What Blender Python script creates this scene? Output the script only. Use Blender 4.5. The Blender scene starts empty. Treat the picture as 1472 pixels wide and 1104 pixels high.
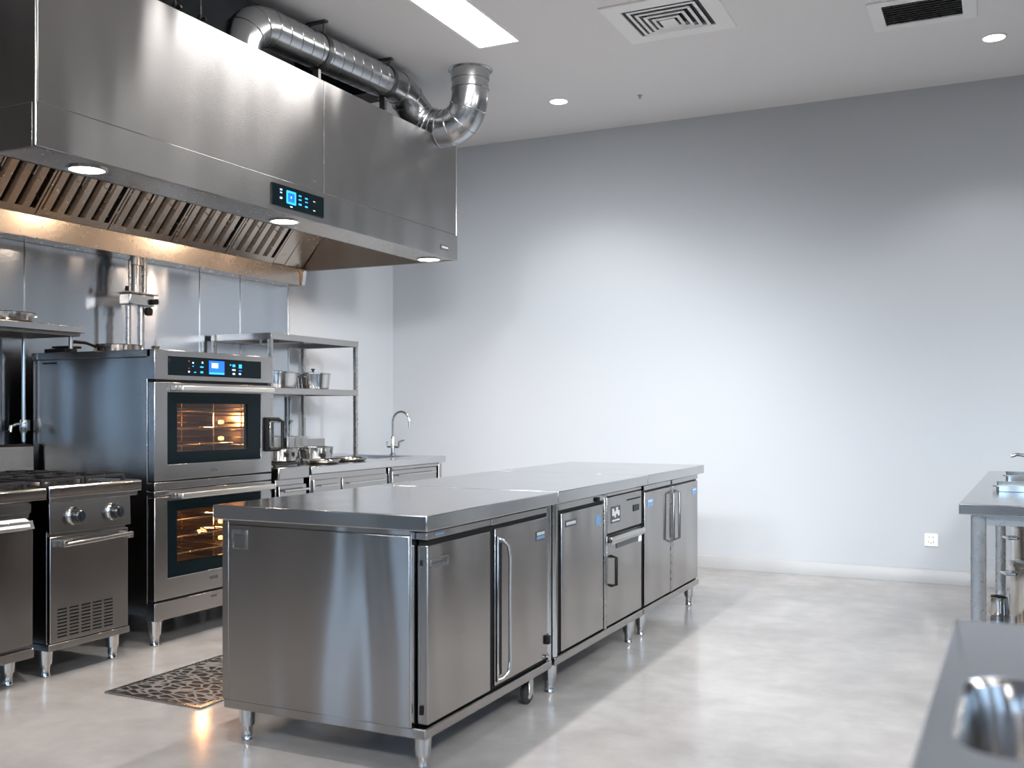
import bpy, bmesh, math, random
from mathutils import Vector, Matrix
random.seed(7)
sc = bpy.context.scene
COL = sc.collection
PI = math.pi

# ------------------------------------------------------------------ materials
def new_mat(name):
    m = bpy.data.materials.new(name); m.use_nodes = True
    nt = m.node_tree
    for n in list(nt.nodes): nt.nodes.remove(n)
    out = nt.nodes.new('ShaderNodeOutputMaterial')
    b = nt.nodes.new('ShaderNodeBsdfPrincipled')
    nt.links.new(b.outputs[0], out.inputs[0])
    return m, nt, b, out

def plain(name, col, rough=.5, metal=0, spec=.5, emit=None, es=1):
    m, nt, b, out = new_mat(name)
    n = nt.nodes.new('ShaderNodeTexNoise'); n.inputs['Scale'].default_value = 30
    tc = nt.nodes.new('ShaderNodeTexCoord'); nt.links.new(tc.outputs['Object'], n.inputs['Vector'])
    mr = nt.nodes.new('ShaderNodeMapRange'); mr.inputs['To Min'].default_value = max(rough-.04, .02); mr.inputs['To Max'].default_value = min(rough+.04, 1)
    nt.links.new(n.outputs['Fac'], mr.inputs['Value']); nt.links.new(mr.outputs[0], b.inputs['Roughness'])
    b.inputs['Base Color'].default_value = (*col, 1)
    b.inputs['Metallic'].default_value = metal
    b.inputs['Specular IOR Level'].default_value = spec
    if emit:
        b.inputs['Emission Color'].default_value = (*emit, 1)
        b.inputs['Emission Strength'].default_value = es
    return m

def steel(name, col=(.56, .55, .54), rough=.2, aniso=.6, brush='h', warp=.012, mottled=.05):
    """brushed stainless: fine brush lines, soft waviness, highlight stretched across the brushing"""
    m, nt, b, out = new_mat(name)
    N, L = nt.nodes.new, nt.links.new
    b.inputs['Metallic'].default_value = 1
    tc = N('ShaderNodeTexCoord')
    mp = N('ShaderNodeMapping')
    mp.inputs['Scale'].default_value = (1, 1, 110) if brush == 'h' else ((110, 110, 1) if brush == 'v' else (110, 1, 1))
    L(tc.outputs['Object'], mp.inputs['Vector'])
    n = N('ShaderNodeTexNoise'); n.inputs['Scale'].default_value = 1; n.inputs['Detail'].default_value = 2
    L(mp.outputs[0], n.inputs['Vector'])
    n2 = N('ShaderNodeTexNoise'); n2.inputs['Scale'].default_value = 2.6; n2.inputs['Detail'].default_value = 3
    L(tc.outputs['Object'], n2.inputs['Vector'])
    mr = N('ShaderNodeMapRange'); mr.inputs['To Min'].default_value = rough-.012; mr.inputs['To Max'].default_value = rough+.012
    L(n.outputs['Fac'], mr.inputs['Value'])
    ad = N('ShaderNodeMath'); ad.operation = 'MULTIPLY_ADD'; ad.inputs[1].default_value = .10; ad.inputs[2].default_value = -.05
    L(n2.outputs['Fac'], ad.inputs[0])
    ad2 = N('ShaderNodeMath'); ad2.operation = 'ADD'; L(mr.outputs[0], ad2.inputs[0]); L(ad.outputs[0], ad2.inputs[1])
    L(ad2.outputs[0], b.inputs['Roughness'])
    mix = N('ShaderNodeMix'); mix.data_type = 'RGBA'
    lo = tuple(c*(1-mottled*2) for c in col); hi = tuple(min(1, c*(1+mottled)) for c in col)
    mix.inputs[6].default_value = (*lo, 1); mix.inputs[7].default_value = (*hi, 1)
    L(n2.outputs['Fac'], mix.inputs[0]); L(mix.outputs[2], b.inputs['Base Color'])
    # low waves of the sheet
    b1 = N('ShaderNodeBump'); b1.inputs['Strength'].default_value = .25; b1.inputs['Distance'].default_value = warp
    n3 = N('ShaderNodeTexNoise'); n3.inputs['Scale'].default_value = 1.7; n3.inputs['Detail'].default_value = 0
    mp3 = N('ShaderNodeMapping'); mp3.inputs['Scale'].default_value = (3.2, 3.2, .5); L(tc.outputs['Object'], mp3.inputs['Vector']); L(mp3.outputs[0], n3.inputs['Vector'])
    L(n3.outputs['Fac'], b1.inputs['Height'])
    L(b1.outputs[0], b.inputs['Normal'])
    if aniso:
        b.inputs['Anisotropic'].default_value = aniso
        g = N('ShaderNodeNewGeometry')
        cr = N('ShaderNodeVectorMath'); cr.operation = 'CROSS_PRODUCT'; cr.inputs[0].default_value = (0, 0, 1)
        L(g.outputs['Normal'], cr.inputs[1])
        av = N('ShaderNodeVectorMath'); av.operation = 'ADD'; av.inputs[1].default_value = (.0, .002, 0)
        L(cr.outputs[0], av.inputs[0]); L(av.outputs[0], b.inputs['Tangent'])
        b.inputs['Anisotropic Rotation'].default_value = AROT
    return m
AROT = 0.25

M = {}
M['hood'] = steel('hood_steel', (.42, .405, .395), .25, .95, warp=.05)
M['steel'] = steel('brushed_steel', (.42, .405, .395), .2, .85)
M['island'] = steel('island_steel', (.37, .35, .335), .18, .93, warp=.05)
M['top'] = steel('worktop_steel', (.58, .57, .565), .15, 0, brush='y', warp=.004)
M['splash'] = steel('splash_steel_blue_reflection', (.47, .50, .54), .17, .85, warp=.03)  # blue cast in the colour stands in for window reflections
M['sink'] = steel('sink_steel', (.60, .63, .68), .30, 0, brush='y', warp=.004)
M['chrome'] = plain('polished_steel', (.58, .57, .55), .14, 1)
M['satin'] = plain('satin_steel', (.40, .385, .37), .28, 1)
M['duct'] = plain('galvanised_duct', (.50, .51, .52), .22, 1)
M['bright'] = plain('bright_satin_steel', (.78, .75, .71), .32, 1)
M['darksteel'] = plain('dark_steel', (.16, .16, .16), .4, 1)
M['filter'] = plain('filter_steel', (.46, .40, .345), .26, 1)
M['black'] = plain('black_enamel_and_gap_shade', (.008, .008, .008), .5, spec=.15)  # also colours the painted shade in door gaps and a handle recess
M['iron'] = plain('cast_iron', (.015, .015, .016), .5, spec=.2)
M['gloss'] = plain('black_glass', (.004, .008, .010), .08, spec=.1)
M['rubber'] = plain('black_rubber', (.02, .02, .02), .6)
M['knob'] = plain('knob_black', (.015, .017, .02), .12)
M['blue'] = plain('blue_display', (.01, .05, .2), .2, emit=(.004, .11, 1), es=1.8)
M['cyan'] = plain('cyan_display', (.01, .05, .2), .2, emit=(.02, .38, 1), es=2.2)
M['icon'] = plain('white_icon', (.2, .3, .4), .2, emit=(.45, .8, 1), es=1.6)
M['iconred'] = plain('red_icon', (.2, .02, .02), .2, emit=(.5, .06, .04), es=.5)
M['sticker'] = plain('blue_sticker', (.12, .25, .42), .4)
M['plate'] = plain('nameplate_dark', (.05, .055, .06), .35)
M['platelight'] = plain('nameplate_print', (.55, .56, .57), .4)
M['white'] = plain('white_plastic', (.8, .8, .79), .35)
M['paper'] = plain('white_label', (.72, .74, .78), .4)
M['ventdark'] = plain('vent_dark', (.03, .03, .032), .7)
M['diffuser'] = plain('lamp_diffuser', (1, 1, 1), .5, emit=(1, .98, .96), es=5)
M['downlamp'] = plain('downlight_lens', (1, 1, 1), .5, emit=(1, .97, .93), es=14)
M['warmlamp'] = plain('hood_lamp_lens', (1, 1, 1), .5, emit=(1, .86, .72), es=16)
M['bulb'] = plain('oven_bulb', (1, .8, .5), .5, emit=(1, .42, .12), es=6)
M['cavity'] = plain('oven_cavity_steel', (.30, .27, .24), .30, 1)
M['rack'] = plain('oven_rack_chrome', (.75, .62, .45), .2, 1)

def wall_mat():
    m, nt, b, out = new_mat('wall_paint'); N, L = nt.nodes.new, nt.links.new
    n = N('ShaderNodeTexNoise'); n.inputs['Scale'].default_value = 180; n.inputs['Detail'].default_value = 3
    tc = N('ShaderNodeTexCoord'); L(tc.outputs['Object'], n.inputs['Vector'])
    bp = N('ShaderNodeBump'); bp.inputs['Strength'].default_value = .08; bp.inputs['Distance'].default_value = .002
    L(n.outputs['Fac'], bp.inputs['Height']); L(bp.outputs[0], b.inputs['Normal'])
    b.inputs['Base Color'].default_value = (.45, .475, .505, 1); b.inputs['Roughness'].default_value = .65
    return m
M['wall'] = wall_mat()
M['ceiling'] = plain('ceiling_paint', (.72, .71, .71), .8, spec=.2)
M['trim'] = plain('baseboard_paint', (.38, .385, .395), .4)
M['void'] = plain('dark_plenum', (.035, .04, .045), .7)
M['wallgrey'] = plain('rear_wall_paint', (.17, .16, .15), .7)

def floor_mat():
    m, nt, b, out = new_mat('polished_concrete'); N, L = nt.nodes.new, nt.links.new
    tc = N('ShaderNodeTexCoord')
    n1 = N('ShaderNodeTexNoise'); n1.inputs['Scale'].default_value = 1.3; n1.inputs['Detail'].default_value = 6; n1.inputs['Roughness'].default_value = .62
    n2 = N('ShaderNodeTexNoise'); n2.inputs['Scale'].default_value = 7; n2.inputs['Detail'].default_value = 5
    n3 = N('ShaderNodeTexNoise'); n3.inputs['Scale'].default_value = 90; n3.inputs['Detail'].default_value = 2
    for n in (n1, n2, n3): L(tc.outputs['Object'], n.inputs['Vector'])
    r = N('ShaderNodeValToRGB'); e = r.color_ramp.elements
    e[0].position = .32; e[0].color = (.31, .295, .285, 1); e[1].position = .68; e[1].color = (.46, .445, .43, 1)
    x = e.new(.5); x.color = (.385, .37, .36, 1)
    L(n1.outputs['Fac'], r.inputs[0])
    mx = N('ShaderNodeMix'); mx.data_type = 'RGBA'; mx.blend_type = 'MULTIPLY'; mx.inputs[0].default_value = .35
    r2 = N('ShaderNodeValToRGB'); r2.color_ramp.elements[0].position = .35; r2.color_ramp.elements[0].color = (.72, .71, .70, 1); r2.color_ramp.elements[1].position = .65
    L(n2.outputs['Fac'], r2.inputs[0]); L(r.outputs[0], mx.inputs[6]); L(r2.outputs[0], mx.inputs[7]); L(mx.outputs[2], b.inputs['Base Color'])
    mr = N('ShaderNodeMapRange'); mr.inputs['To Min'].default_value = .06; mr.inputs['To Max'].default_value = .24
    L(n2.outputs['Fac'], mr.inputs['Value']); L(mr.outputs[0], b.inputs['Roughness'])
    bp = N('ShaderNodeBump'); bp.inputs['Strength'].default_value = .04; bp.inputs['Distance'].default_value = .002
    L(n1.outputs['Fac'], bp.inputs['Height']); L(bp.outputs[0], b.inputs['Normal'])
    b.inputs['Specular IOR Level'].default_value = .6
    return m
M['floor'] = floor_mat()

def mat_mat():
    m, nt, b, out = new_mat('pierced_mat'); N, L = nt.nodes.new, nt.links.new
    tc = N('ShaderNodeTexCoord'); mp = N('ShaderNodeMapping'); mp.inputs['Scale'].default_value = (15, 26, 1)
    mp.inputs['Rotation'].default_value = (0, 0, .5)
    L(tc.outputs['Object'], mp.inputs['Vector'])
    v = N('ShaderNodeTexVoronoi'); v.feature = 'DISTANCE_TO_EDGE'; v.inputs['Scale'].default_value = 1; L(mp.outputs[0], v.inputs['Vector'])
    r = N('ShaderNodeValToRGB'); r.color_ramp.elements[0].position = .06; r.color_ramp.elements[0].color = (.17, .16, .15, 1)
    r.color_ramp.elements[1].position = .12; r.color_ramp.elements[1].color = (.008, .008, .008, 1)
    L(v.outputs[0], r.inputs[0]); L(r.outputs[0], b.inputs['Base Color'])
    b.inputs['Roughness'].default_value = .5
    bp = N('ShaderNodeBump'); bp.invert = True; bp.inputs['Strength'].default_value = .6; bp.inputs['Distance'].default_value = .01
    L(v.outputs[0], bp.inputs['Height']); L(bp.outputs[0], b.inputs['Normal'])
    return m
M['mat'] = mat_mat()

def glass_mat(name, tint, g=.12):
    m = bpy.data.materials.new(name); m.use_nodes = True; nt = m.node_tree; N, L = nt.nodes.new, nt.links.new
    for n in list(nt.nodes): nt.nodes.remove(n)
    out = N('ShaderNodeOutputMaterial'); mix = N('ShaderNodeMixShader'); t = N('ShaderNodeBsdfTransparent'); gl = N('ShaderNodeBsdfGlossy')
    t.inputs[0].default_value = (*tint, 1); gl.inputs['Roughness'].default_value = .05; gl.inputs[0].default_value = (.8, .9, 1, 1)
    fr = N('ShaderNodeFresnel'); fr.inputs[0].default_value = 1.5
    g_ = N('ShaderNodeNewGeometry'); iv = N('ShaderNodeMath'); iv.operation = 'SUBTRACT'; iv.inputs[0].default_value = 1; L(g_.outputs['Backfacing'], iv.inputs[1])
    mu = N('ShaderNodeMath'); mu.operation = 'MULTIPLY'; L(fr.outputs[0], mu.inputs[0]); L(iv.outputs[0], mu.inputs[1])
    L(mu.outputs[0], mix.inputs[0]); L(t.outputs[0], mix.inputs[1]); L(gl.outputs[0], mix.inputs[2]); L(mix.outputs[0], out.inputs[0])
    return m
M['ovenglass'] = glass_mat('oven_glass', (.75, .72, .70))
M['winglass'] = glass_mat('window_glass', (.95, .97, 1))

# ------------------------------------------------------------------ geometry helpers
ORG = {}
def thing(name, label, cat, loc=(0, 0, 0), group=None):
    o = bpy.data.objects.new(name, None); COL.objects.link(o); o.empty_display_size = .1
    o.location = loc; ORG[o] = Vector(loc)
    o['label'] = label; o['category'] = cat
    if group: o['group'] = group
    return o

def MAP(axis, u, v, w):
    return (w, u, v) if axis == 'x' else ((u, w, v) if axis == 'y' else (u, v, w))

def rrect(u0, u1, v0, v1, r=0, n=5):
    if r <= 0: return [(u0, v0), (u1, v0), (u1, v1), (u0, v1)]
    pts = []
    for cx, cy, a0 in ((u1-r, v0+r, -90), (u1-r, v1-r, 0), (u0+r, v1-r, 90), (u0+r, v0+r, 180)):
        for i in range(n+1):
            a = math.radians(a0+90*i/n); pts.append((cx+r*math.cos(a), cy+r*math.sin(a)))
    return pts

class MB:
    def __init__(s): s.bm = bmesh.new()
    def box(s, x0, x1, y0, y1, z0, z1):
        s.prism([(x0, y0), (x1, y0), (x1, y1), (x0, y1)], 'z', z0, z1); return s
    def prism(s, poly, axis, a, b):
        f = s.bm.verts.new
        A = [f(MAP(axis, u, v, a)) for u, v in poly]; B = [f(MAP(axis, u, v, b)) for u, v in poly]
        n = len(poly)
        s.bm.faces.new(A); s.bm.faces.new(B[::-1])
        for i in range(n): s.bm.faces.new([A[i], A[(i+1) % n], B[(i+1) % n], B[i]])
        return s
    def ring(s, outer, inner, axis, a, b):
        f = s.bm.verts.new; n = len(outer)
        OA, OB = [[f(MAP(axis, u, v, w)) for u, v in outer] for w in (a, b)]
        IA, IB = [[f(MAP(axis, u, v, w)) for u, v in inner] for w in (a, b)]
        for i in range(n):
            j = (i+1) % n
            for q in ((OA[i], OA[j], IA[j], IA[i]), (OB[i], OB[j], IB[j], IB[i]), (OA[i], OA[j], OB[j], OB[i]), (IA[i], IA[j], IB[j], IB[i])):
                s.bm.faces.new(q)
        return s
    def tube(s, path, r, n=16, closed=False, cap=True):
        path = [Vector(p) for p in path]; m = len(path)
        R = r if isinstance(r, (list, tuple)) else [r]*m
        T = []
        for i in range(m):
            if closed: t = path[(i+1) % m]-path[i-1]
            else: t = path[min(i+1, m-1)]-path[max(i-1, 0)]
            T.append(t.normalized() if t.length > 1e-9 else Vector((0, 0, 1)))
        up = Vector((0, 0, 1)) if abs(T[0].z) < .9 else Vector((1, 0, 0))
        N0 = T[0].cross(up).normalized(); rings = []
        for i in range(m):
            N0 = (N0-T[i]*N0.dot(T[i])).normalized(); B = T[i].cross(N0)
            rings.append([s.bm.verts.new(path[i]+(N0*math.cos(2*PI*k/n)+B*math.sin(2*PI*k/n))*R[i]) for k in range(n)])
        for i in range(m if closed else m-1):
            a, b = rings[i], rings[(i+1) % m]
            for k in range(n): s.bm.faces.new([a[k], a[(k+1) % n], b[(k+1) % n], b[k]])
        if not closed and cap: s.bm.faces.new(rings[0]); s.bm.faces.new(rings[-1][::-1])
        return s
    def cyl(s, p0, p1, r, r1=None, n=24): return s.tube([p0, p1], [r, r if r1 is None else r1], n)
    def lathe(s, c, prof, axis='z', n=32):
        """prof: (radius, along). closed automatically on the axis where radius is 0"""
        rings = []
        for r, h in prof:
            if r < 1e-6: rings.append([s.bm.verts.new(Vector(c)+Vector(MAP(axis, 0, 0, h)))])
            else: rings.append([s.bm.verts.new(Vector(c)+Vector(MAP(axis, r*math.cos(2*PI*k/n), r*math.sin(2*PI*k/n), h))) for k in range(n)])
        for a, b in zip(rings, rings[1:]):
            for k in range(n):
                j = (k+1) % n
                if len(a) == 1 and len(b) == 1: continue
                if len(a) == 1: s.bm.faces.new([a[0], b[k], b[j]])
                elif len(b) == 1: s.bm.faces.new([a[k], a[j], b[0]])
                else: s.bm.faces.new([a[k], a[j], b[j], b[k]])
        return s
    def quad(s, *p): s.bm.faces.new([s.bm.verts.new(q) for q in p]); return s
    def build(s, name, mat, parent=None, bev=0, seg=2, label=None, org=None, rot=None, mats=None, subdiv=False):
        bm = s.bm; bmesh.ops.recalc_face_normals(bm, faces=bm.faces)
        o0 = ORG[parent] if parent is not None else (Vector(org) if org is not None else Vector((0, 0, 0)))
        if rot: bmesh.ops.transform(bm, matrix=rot, verts=bm.verts)
        for v in bm.verts: v.co -= o0
        me = bpy.data.meshes.new(name); bm.to_mesh(me); bm.free()
        for p in me.polygons: p.use_smooth = True
        me.set_sharp_from_angle(angle=math.radians(38))
        me.materials.append(mat)
        o = bpy.data.objects.new(name, me); COL.objects.link(o)
        if parent is not None: o.parent = parent
        else: o.location = o0
        ORG[o] = o0
        if label: o['label'] = label
        if bev:
            b = o.modifiers.new('bevel', 'BEVEL'); b.width = bev; b.segments = seg; b.limit_method = 'ANGLE'; b.angle_limit = math.radians(40)
            b.harden_normals = False
        return o

def tag(o, label, cat, group=None, kind=None):
    if label: o['label'] = label
    if cat: o['category'] = cat
    if group: o['group'] = group
    if kind: o['kind'] = kind
    return o
def struct(mb, name, mat, bev=0, **k):
    o = mb.build(name, mat, None, bev, **k); o['kind'] = 'structure'; return o
def dup(root, delta, label=None):
    r = root.copy(); COL.objects.link(r); r.location = Vector(root.location)+Vector(delta); ORG[r] = ORG[root]+Vector(delta)
    if label: r['label'] = label
    for ch in list(root.children):
        c = ch.copy(); COL.objects.link(c); c.parent = r; ORG[c] = ORG[r]
        for g in list(ch.children):
            d = g.copy(); COL.objects.link(d); d.parent = c; ORG[d] = ORG[r]
    return r
def arc(c, r, a0, a1, n, plane='xz'):
    out = []
    for i in range(n+1):
        a = math.radians(a0+(a1-a0)*i/n); u, v = r*math.cos(a), r*math.sin(a)
        out.append((c[0]+u, c[1], c[2]+v) if plane == 'xz' else ((c[0], c[1]+u, c[2]+v) if plane == 'yz' else (c[0]+u, c[1]+v, c[2])))
    return out

def foot(x, y, ztop, parent, name='leg', r=.024):
    mb = MB()
    mb.lathe((x, y, 0), [(0, 0), (r*.75, 0), (r*.8, .006), (r*.68, .012), (r*.72, ztop*.32), (r*.8, ztop*.42), (r*1.0, ztop*.43), (r*1.12, ztop-.006), (r*1.35, ztop-.005), (r*1.35, ztop), (0, ztop)], n=20)
    return mb.build(name, M['chrome'], parent)

# ------------------------------------------------------------------ room
XL, XR, YB, YF, ZC = -4.9, 3.2, 7.65, -3.0, 3.49
XV = -3.74
struct(MB().box(XL-.2, XR+.2, YF-.2, YB+.2, -.1, 0), 'floor', M['floor'])
struct(MB().box(XV, XR+.2, YF-.2, YB+.2, ZC, ZC+.08).box(XL-.2, XV-.0005, YF-.2, 2.6, ZC, ZC+.08).box(XL-.2, XV-.0005, 6.25, YB+.2, ZC, ZC+.08), 'ceiling', M['ceiling'])
struct(MB().box(XL-.2, XR+.2, YF-.2, YB+.2, 4.3, 4.38), 'ceiling_plenum', M['void'])
struct(MB().box(XV, XV+.04, YF, YB, ZC+.08, 4.3).box(XL, XV, 6.25, 6.29, ZC+.08, 4.3).box(XL, XV, 2.56, 2.6, ZC+.08, 4.3), 'trim_1', M['void'])
struct(MB().box(XL-.2, XR+.2, YB, YB+.15, 0, 4.3), 'wall_back', M['wall'])
# left wall with one tall window behind the camera's left
def wall_x(name, x0, x1, y0, y1, z1, holes, mat):
    mb = MB(); ys = sorted(holes); y = y0
    for (a, b, c, d) in ys:
        mb.box(x0, x1, y, a, 0, z1); mb.box(x0, x1, a, b, 0, c); mb.box(x0, x1, a, b, d, z1); y = b
    mb.box(x0, x1, y, y1, 0, z1)
    return struct(mb, name, mat)
WL = [(-2.70, -2.35, .03, 2.8), (-1.85, -1.10, .03, 2.8)]
wall_x('wall_left', XL-.15, XL, 2.2, YB, 4.3, [], M['wall'])
wall_x('wall_left_rear', XL-.15, XL, YF-.15, 2.2, 4.3, WL, M['wallgrey'])
WR = [(-1.6, .2, .6, 2.6), (.7, 2.5, .6, 2.6), (3.6, 4.6, .6, 2.6)]
wall_x('wall_right', XR, XR+.15, YF-.15, YB, 4.3, WR, M['wallgrey'])
WF = [(-3.6, -1.6, .5, 2.9), (-1.2, .8, .5, 2.9), (1.2, 2.8, .5, 2.9)]
mb = MB(); x = XL
for (a, b, c, d) in WF:
    mb.box(x, a, YF-.15, YF, 0, 4.3); mb.box(a, b, YF-.15, YF, 0, c); mb.box(a, b, YF-.15, YF, d, 4.3); x = b
mb.box(x, XR, YF-.15, YF, 0, 4.3)
struct(mb, 'wall_rear', M['wallgrey'])
wi = 0
def window(axis, w, a, b, c, d):
    global wi; wi += 1
    mb = MB(); mb.ring(rrect(a, b, c, d), rrect(a+.05, b-.05, c+.05, d-.05), axis, w-.03, w+.03)
    m = (a+b)/2
    if b-a > 1: mb.prism(rrect(m-.025, m+.025, c+.05, d-.05), axis, w-.025, w+.025)
    f = struct(mb, 'window_%d' % wi, M['darksteel'])
    MB().prism(rrect(a+.05, b-.05, c+.05, d-.05), axis, w-.004, w+.004).build('pane', M['winglass'], f)
for h in WL: window('x', XL-.08, *h)
for h in WR: window('x', XR+.08, *h)
for h in WF: window('y', YF-.08, *h)
mb = MB(); mb.prism([(YB-.014, 0), (YB, 0), (YB, .10), (YB-.008, .10), (YB-.014, .092)], 'x', XL, XR)
struct(mb, 'baseboard_back', M['trim'], .001)
mb = MB(); mb.box(XL, XL+.014, 6.8, YB-.014, 0, .10)
struct(mb, 'baseboard_left', M['trim'], .002)

# outlet
t = thing('wall_outlet', 'small white socket plate low on the pale back wall', 'socket', (-.438, YB, .306))
MB().prism(rrect(-.483, -.393, .261, .351, .008), 'y', YB-.011, YB).build('cover_plate', M['white'], t, .002)
for (u, v, w, h) in ((-.452, .326, .004, .012), (-.428, .326, .004, .012), (-.456, .292, .004, .012), (-.440, .284, .004, .010), (-.424, .292, .004, .012)):
    MB().box(u-w/2, u+w/2, YB-.0125, YB-.010, v-h/2, v+h/2).build('socket_slot', M['plate'], t)

# ------------------------------------------------------------------ ceiling fixtures
t = thing('linear_ceiling_light', 'long glowing white strip light set in the ceiling beside the duct', 'ceiling light', (-2.8, 4.85, ZC))
MB().ring(rrect(-2.955, -2.645, 4.10, 5.60), rrect(-2.935, -2.665, 4.12, 5.58), 'z', ZC-.006, ZC+.0).build('frame', M['white'], t)
MB().prism(rrect(-2.935, -2.665, 4.12, 5.58), 'z', ZC-.004, ZC).build('diffuser', M['diffuser'], t)
def downlight(x, y, lab):
    t = thing('downlight', lab, 'ceiling light', (x, y, ZC), 'round downlights in the ceiling')
    MB().lathe((x, y, ZC), [(.072, 0), (.072, -.006), (.062, -.008), (.060, 0)]).build('bezel', M['white'], t)
    MB().lathe((x, y, ZC), [(0, -.005), (.060, -.005), (.060, 0), (0, 0)]).build('lens', M['downlamp'], t)
downlight(-2.923, 6.805, 'round glowing downlight in the ceiling near the curved duct')
downlight(-.037, 6.795, 'round glowing downlight at the right edge beside the louvred vent')
# vents
x0, x1, y0, y1 = -2.05, -1.40, 5.33, 5.93
t = thing('ceiling_vent', 'square white ceiling air diffuser with stepped rings beside the strip light', 'vent', (-1.72, 5.63, ZC), 'air vents in the ceiling')
MB().ring(rrect(x0, x1, y0, y1), rrect(x0+.10, x1-.10, y0+.10, y1-.10), 'z', ZC-.012, ZC).build('frame', M['white'], t, .003)
MB().box(x0+.09, x1-.09, y0+.09, y1-.09, ZC-.003, ZC).build('backing', M['ventdark'], t)
for k, (i, z) in enumerate(((.125, -.014), (.165, -.020), (.205, -.026), (.245, -.032))):
    if (x1-x0)/2-i < .04: break
    mb = MB(); mb.ring(rrect(x0+i, x1-i, y0+i*.92, y1-i*.92), rrect(x0+i+.022, x1-i-.022, y0+i*.92+.022, y1-i*.92-.022), 'z', ZC+z, ZC+z+.004)
    mb.ring(rrect(x0+i+.018, x1-i-.018, y0+i*.92+.018, y1-i*.92-.018), rrect(x0+i+.022, x1-i-.022, y0+i*.92+.022, y1-i*.92-.022), 'z', ZC+z, ZC-.002)
    mb.build('louvre', M['white'], t)
MB().box(-1.77, -1.68, 5.58, 5.68, ZC-.034, ZC-.028).build('centre_plate', M['white'], t)
x0, x1, y0, y1 = -.68, -.12, 5.93, 6.38
t = thing('ceiling_vent', 'white ceiling return grille with thin parallel slats beside the right downlight', 'vent', (-.4, 6.15, ZC), 'air vents in the ceiling')
MB().ring(rrect(x0, x1, y0, y1), rrect(x0+.075, x1-.075, y0+.06, y1-.075), 'z', ZC-.012, ZC).build('frame', M['white'], t, .003)
MB().box(x0+.07, x1-.07, y0+.055, y1-.07, ZC-.003, ZC).build('backing', M['ventdark'], t)
for k in range(9):
    yy = y0+.075+k*.034
    MB().prism([(yy, ZC-.012), (yy+.004, ZC-.012), (yy+.020, ZC-.002), (yy+.016, ZC-.002)], 'x', x0+.075, x1-.075).build('slat', M['satin'], t)
mb = MB(); mb.lathe((-2.343, 6.941, ZC), [(.018, 0), (.018, -.004), (.007, -.006), (.006, -.018), (.011, -.020), (.011, -.023), (0, -.023)], n=16)
tag(mb.build('ceiling_sprinkler', M['satin'], None, org=(-2.343, 6.941, ZC)), 'tiny metal sprinkler head on the ceiling above the back wall', 'sprinkler')

# ------------------------------------------------------------------ range hood
HX, HY0, HY1, HZ0, HZ1, HZB = -3.42, 2.75, 6.17, 2.262, 3.07, 2.44
t = thing('range_hood', 'huge brushed steel canopy hood mounted over the cooking line', 'range hood', (-4.2, 4.46, HZ0))
hood = t
MB().box(HX-.022, HX-.004, HY0+.012, 4.628, HZB, HZ1).build('upper_panel', M['hood'], t, .0015)
MB().box(HX-.022, HX-.004, 4.632, HY1-.012, HZB, HZ1).build('upper_panel', M['hood'], t, .0015)
MB().box(HX-.03, HX-.0225, 4.615, 4.645, HZB, HZ1).build('seam_strip', M['chrome'], t)
MB().box(HX-.024, HX, HY0, HY1, HZ0, HZB-.001).build('lower_band', M['hood'], t, .003)
MB().box(-4.88, HX-.0225, HY0+.012, HY0+.028, HZB, HZ1).build('side_panel', M['hood'], t, .001)
MB().box(-4.88, HX-.0245, HY0, HY0+.022, HZ0, HZB-.001).build('lower_band', M['hood'], t, .002)
MB().box(-4.88, HX-.0225, HY1-.028, HY1-.012, HZB, HZ1).build('side_panel', M['hood'], t, .001)
MB().box(-4.88, HX-.0245, HY1-.022, HY1, HZ0, HZB-.001).build('lower_band', M['hood'], t, .002)
MB().box(-4.88, HX-.0225, HY0+.03, HY1-.03, HZ1-.02, HZ1-.001).build('top_panel', M['hood'], t)
# corner trims
for yy in (HY0+.006, HY1-.006):
    MB().cyl((HX-.008, yy, HZ0+.004), (HX-.008, yy, HZ1), .0075, n=12).build('corner_trim', M['chrome'], t)
MB().box(HX-.28, HX-.0245, HY0+.0225, HY1-.0225, HZ0+.004, HZ0+.016).build('light_ledge', M['filter'], t, .002)
MB().prism([(HX-.28, HZ0+.004), (HX-.268, HZ0+.004), (HX-.268, HZ0+.07), (HX-.28, HZ0+.07)], 'y', HY0+.0225, HY1-.0225).build('inner_lip', M['filter'], t)
# slanted filter bank from the rear gutter up
BX, BZ, TX, TZ = -4.74, 2.285, -4.20, 2.93
MB().prism([(TX, TZ), (HX-.05, TZ), (HX-.05, TZ+.012), (TX, TZ+.012)], 'y', HY0+.03, HY1-.03).build('inner_ceiling', M['filter'], t)
def slope(u, off=0):   # point on filter plane, u 0 bottom..1 top, off outward (down/front)
    d = Vector((TX-BX, 0, TZ-BZ)); n = Vector((d.z, 0, -d.x)).normalized()
    p = Vector((BX, 0, BZ))+d*u+n*off
    return (p.x, p.z)
MB().prism([slope(0, -.05), slope(1, -.05), slope(1, -.055), slope(0, -.055)], 'y', HY0+.03, HY1-.03).build('gap_shade_sheet', M['void'], t)  # near-black sheet paints the shade seen between the slats
MB().prism([slope(0, 0), slope(1, 0), slope(1, -.01), slope(0, -.01)], 'y', 5.80, HY1-.03).build('blank_panel', M['filter'], t)
MB().prism([slope(0, .004), slope(1, .004), slope(1, -.01), slope(0, -.01)], 'y', 5.93, 5.95).build('panel_rib', M['filter'], t)
NF = 6; fw = (5.79-2.80)/NF
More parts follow.
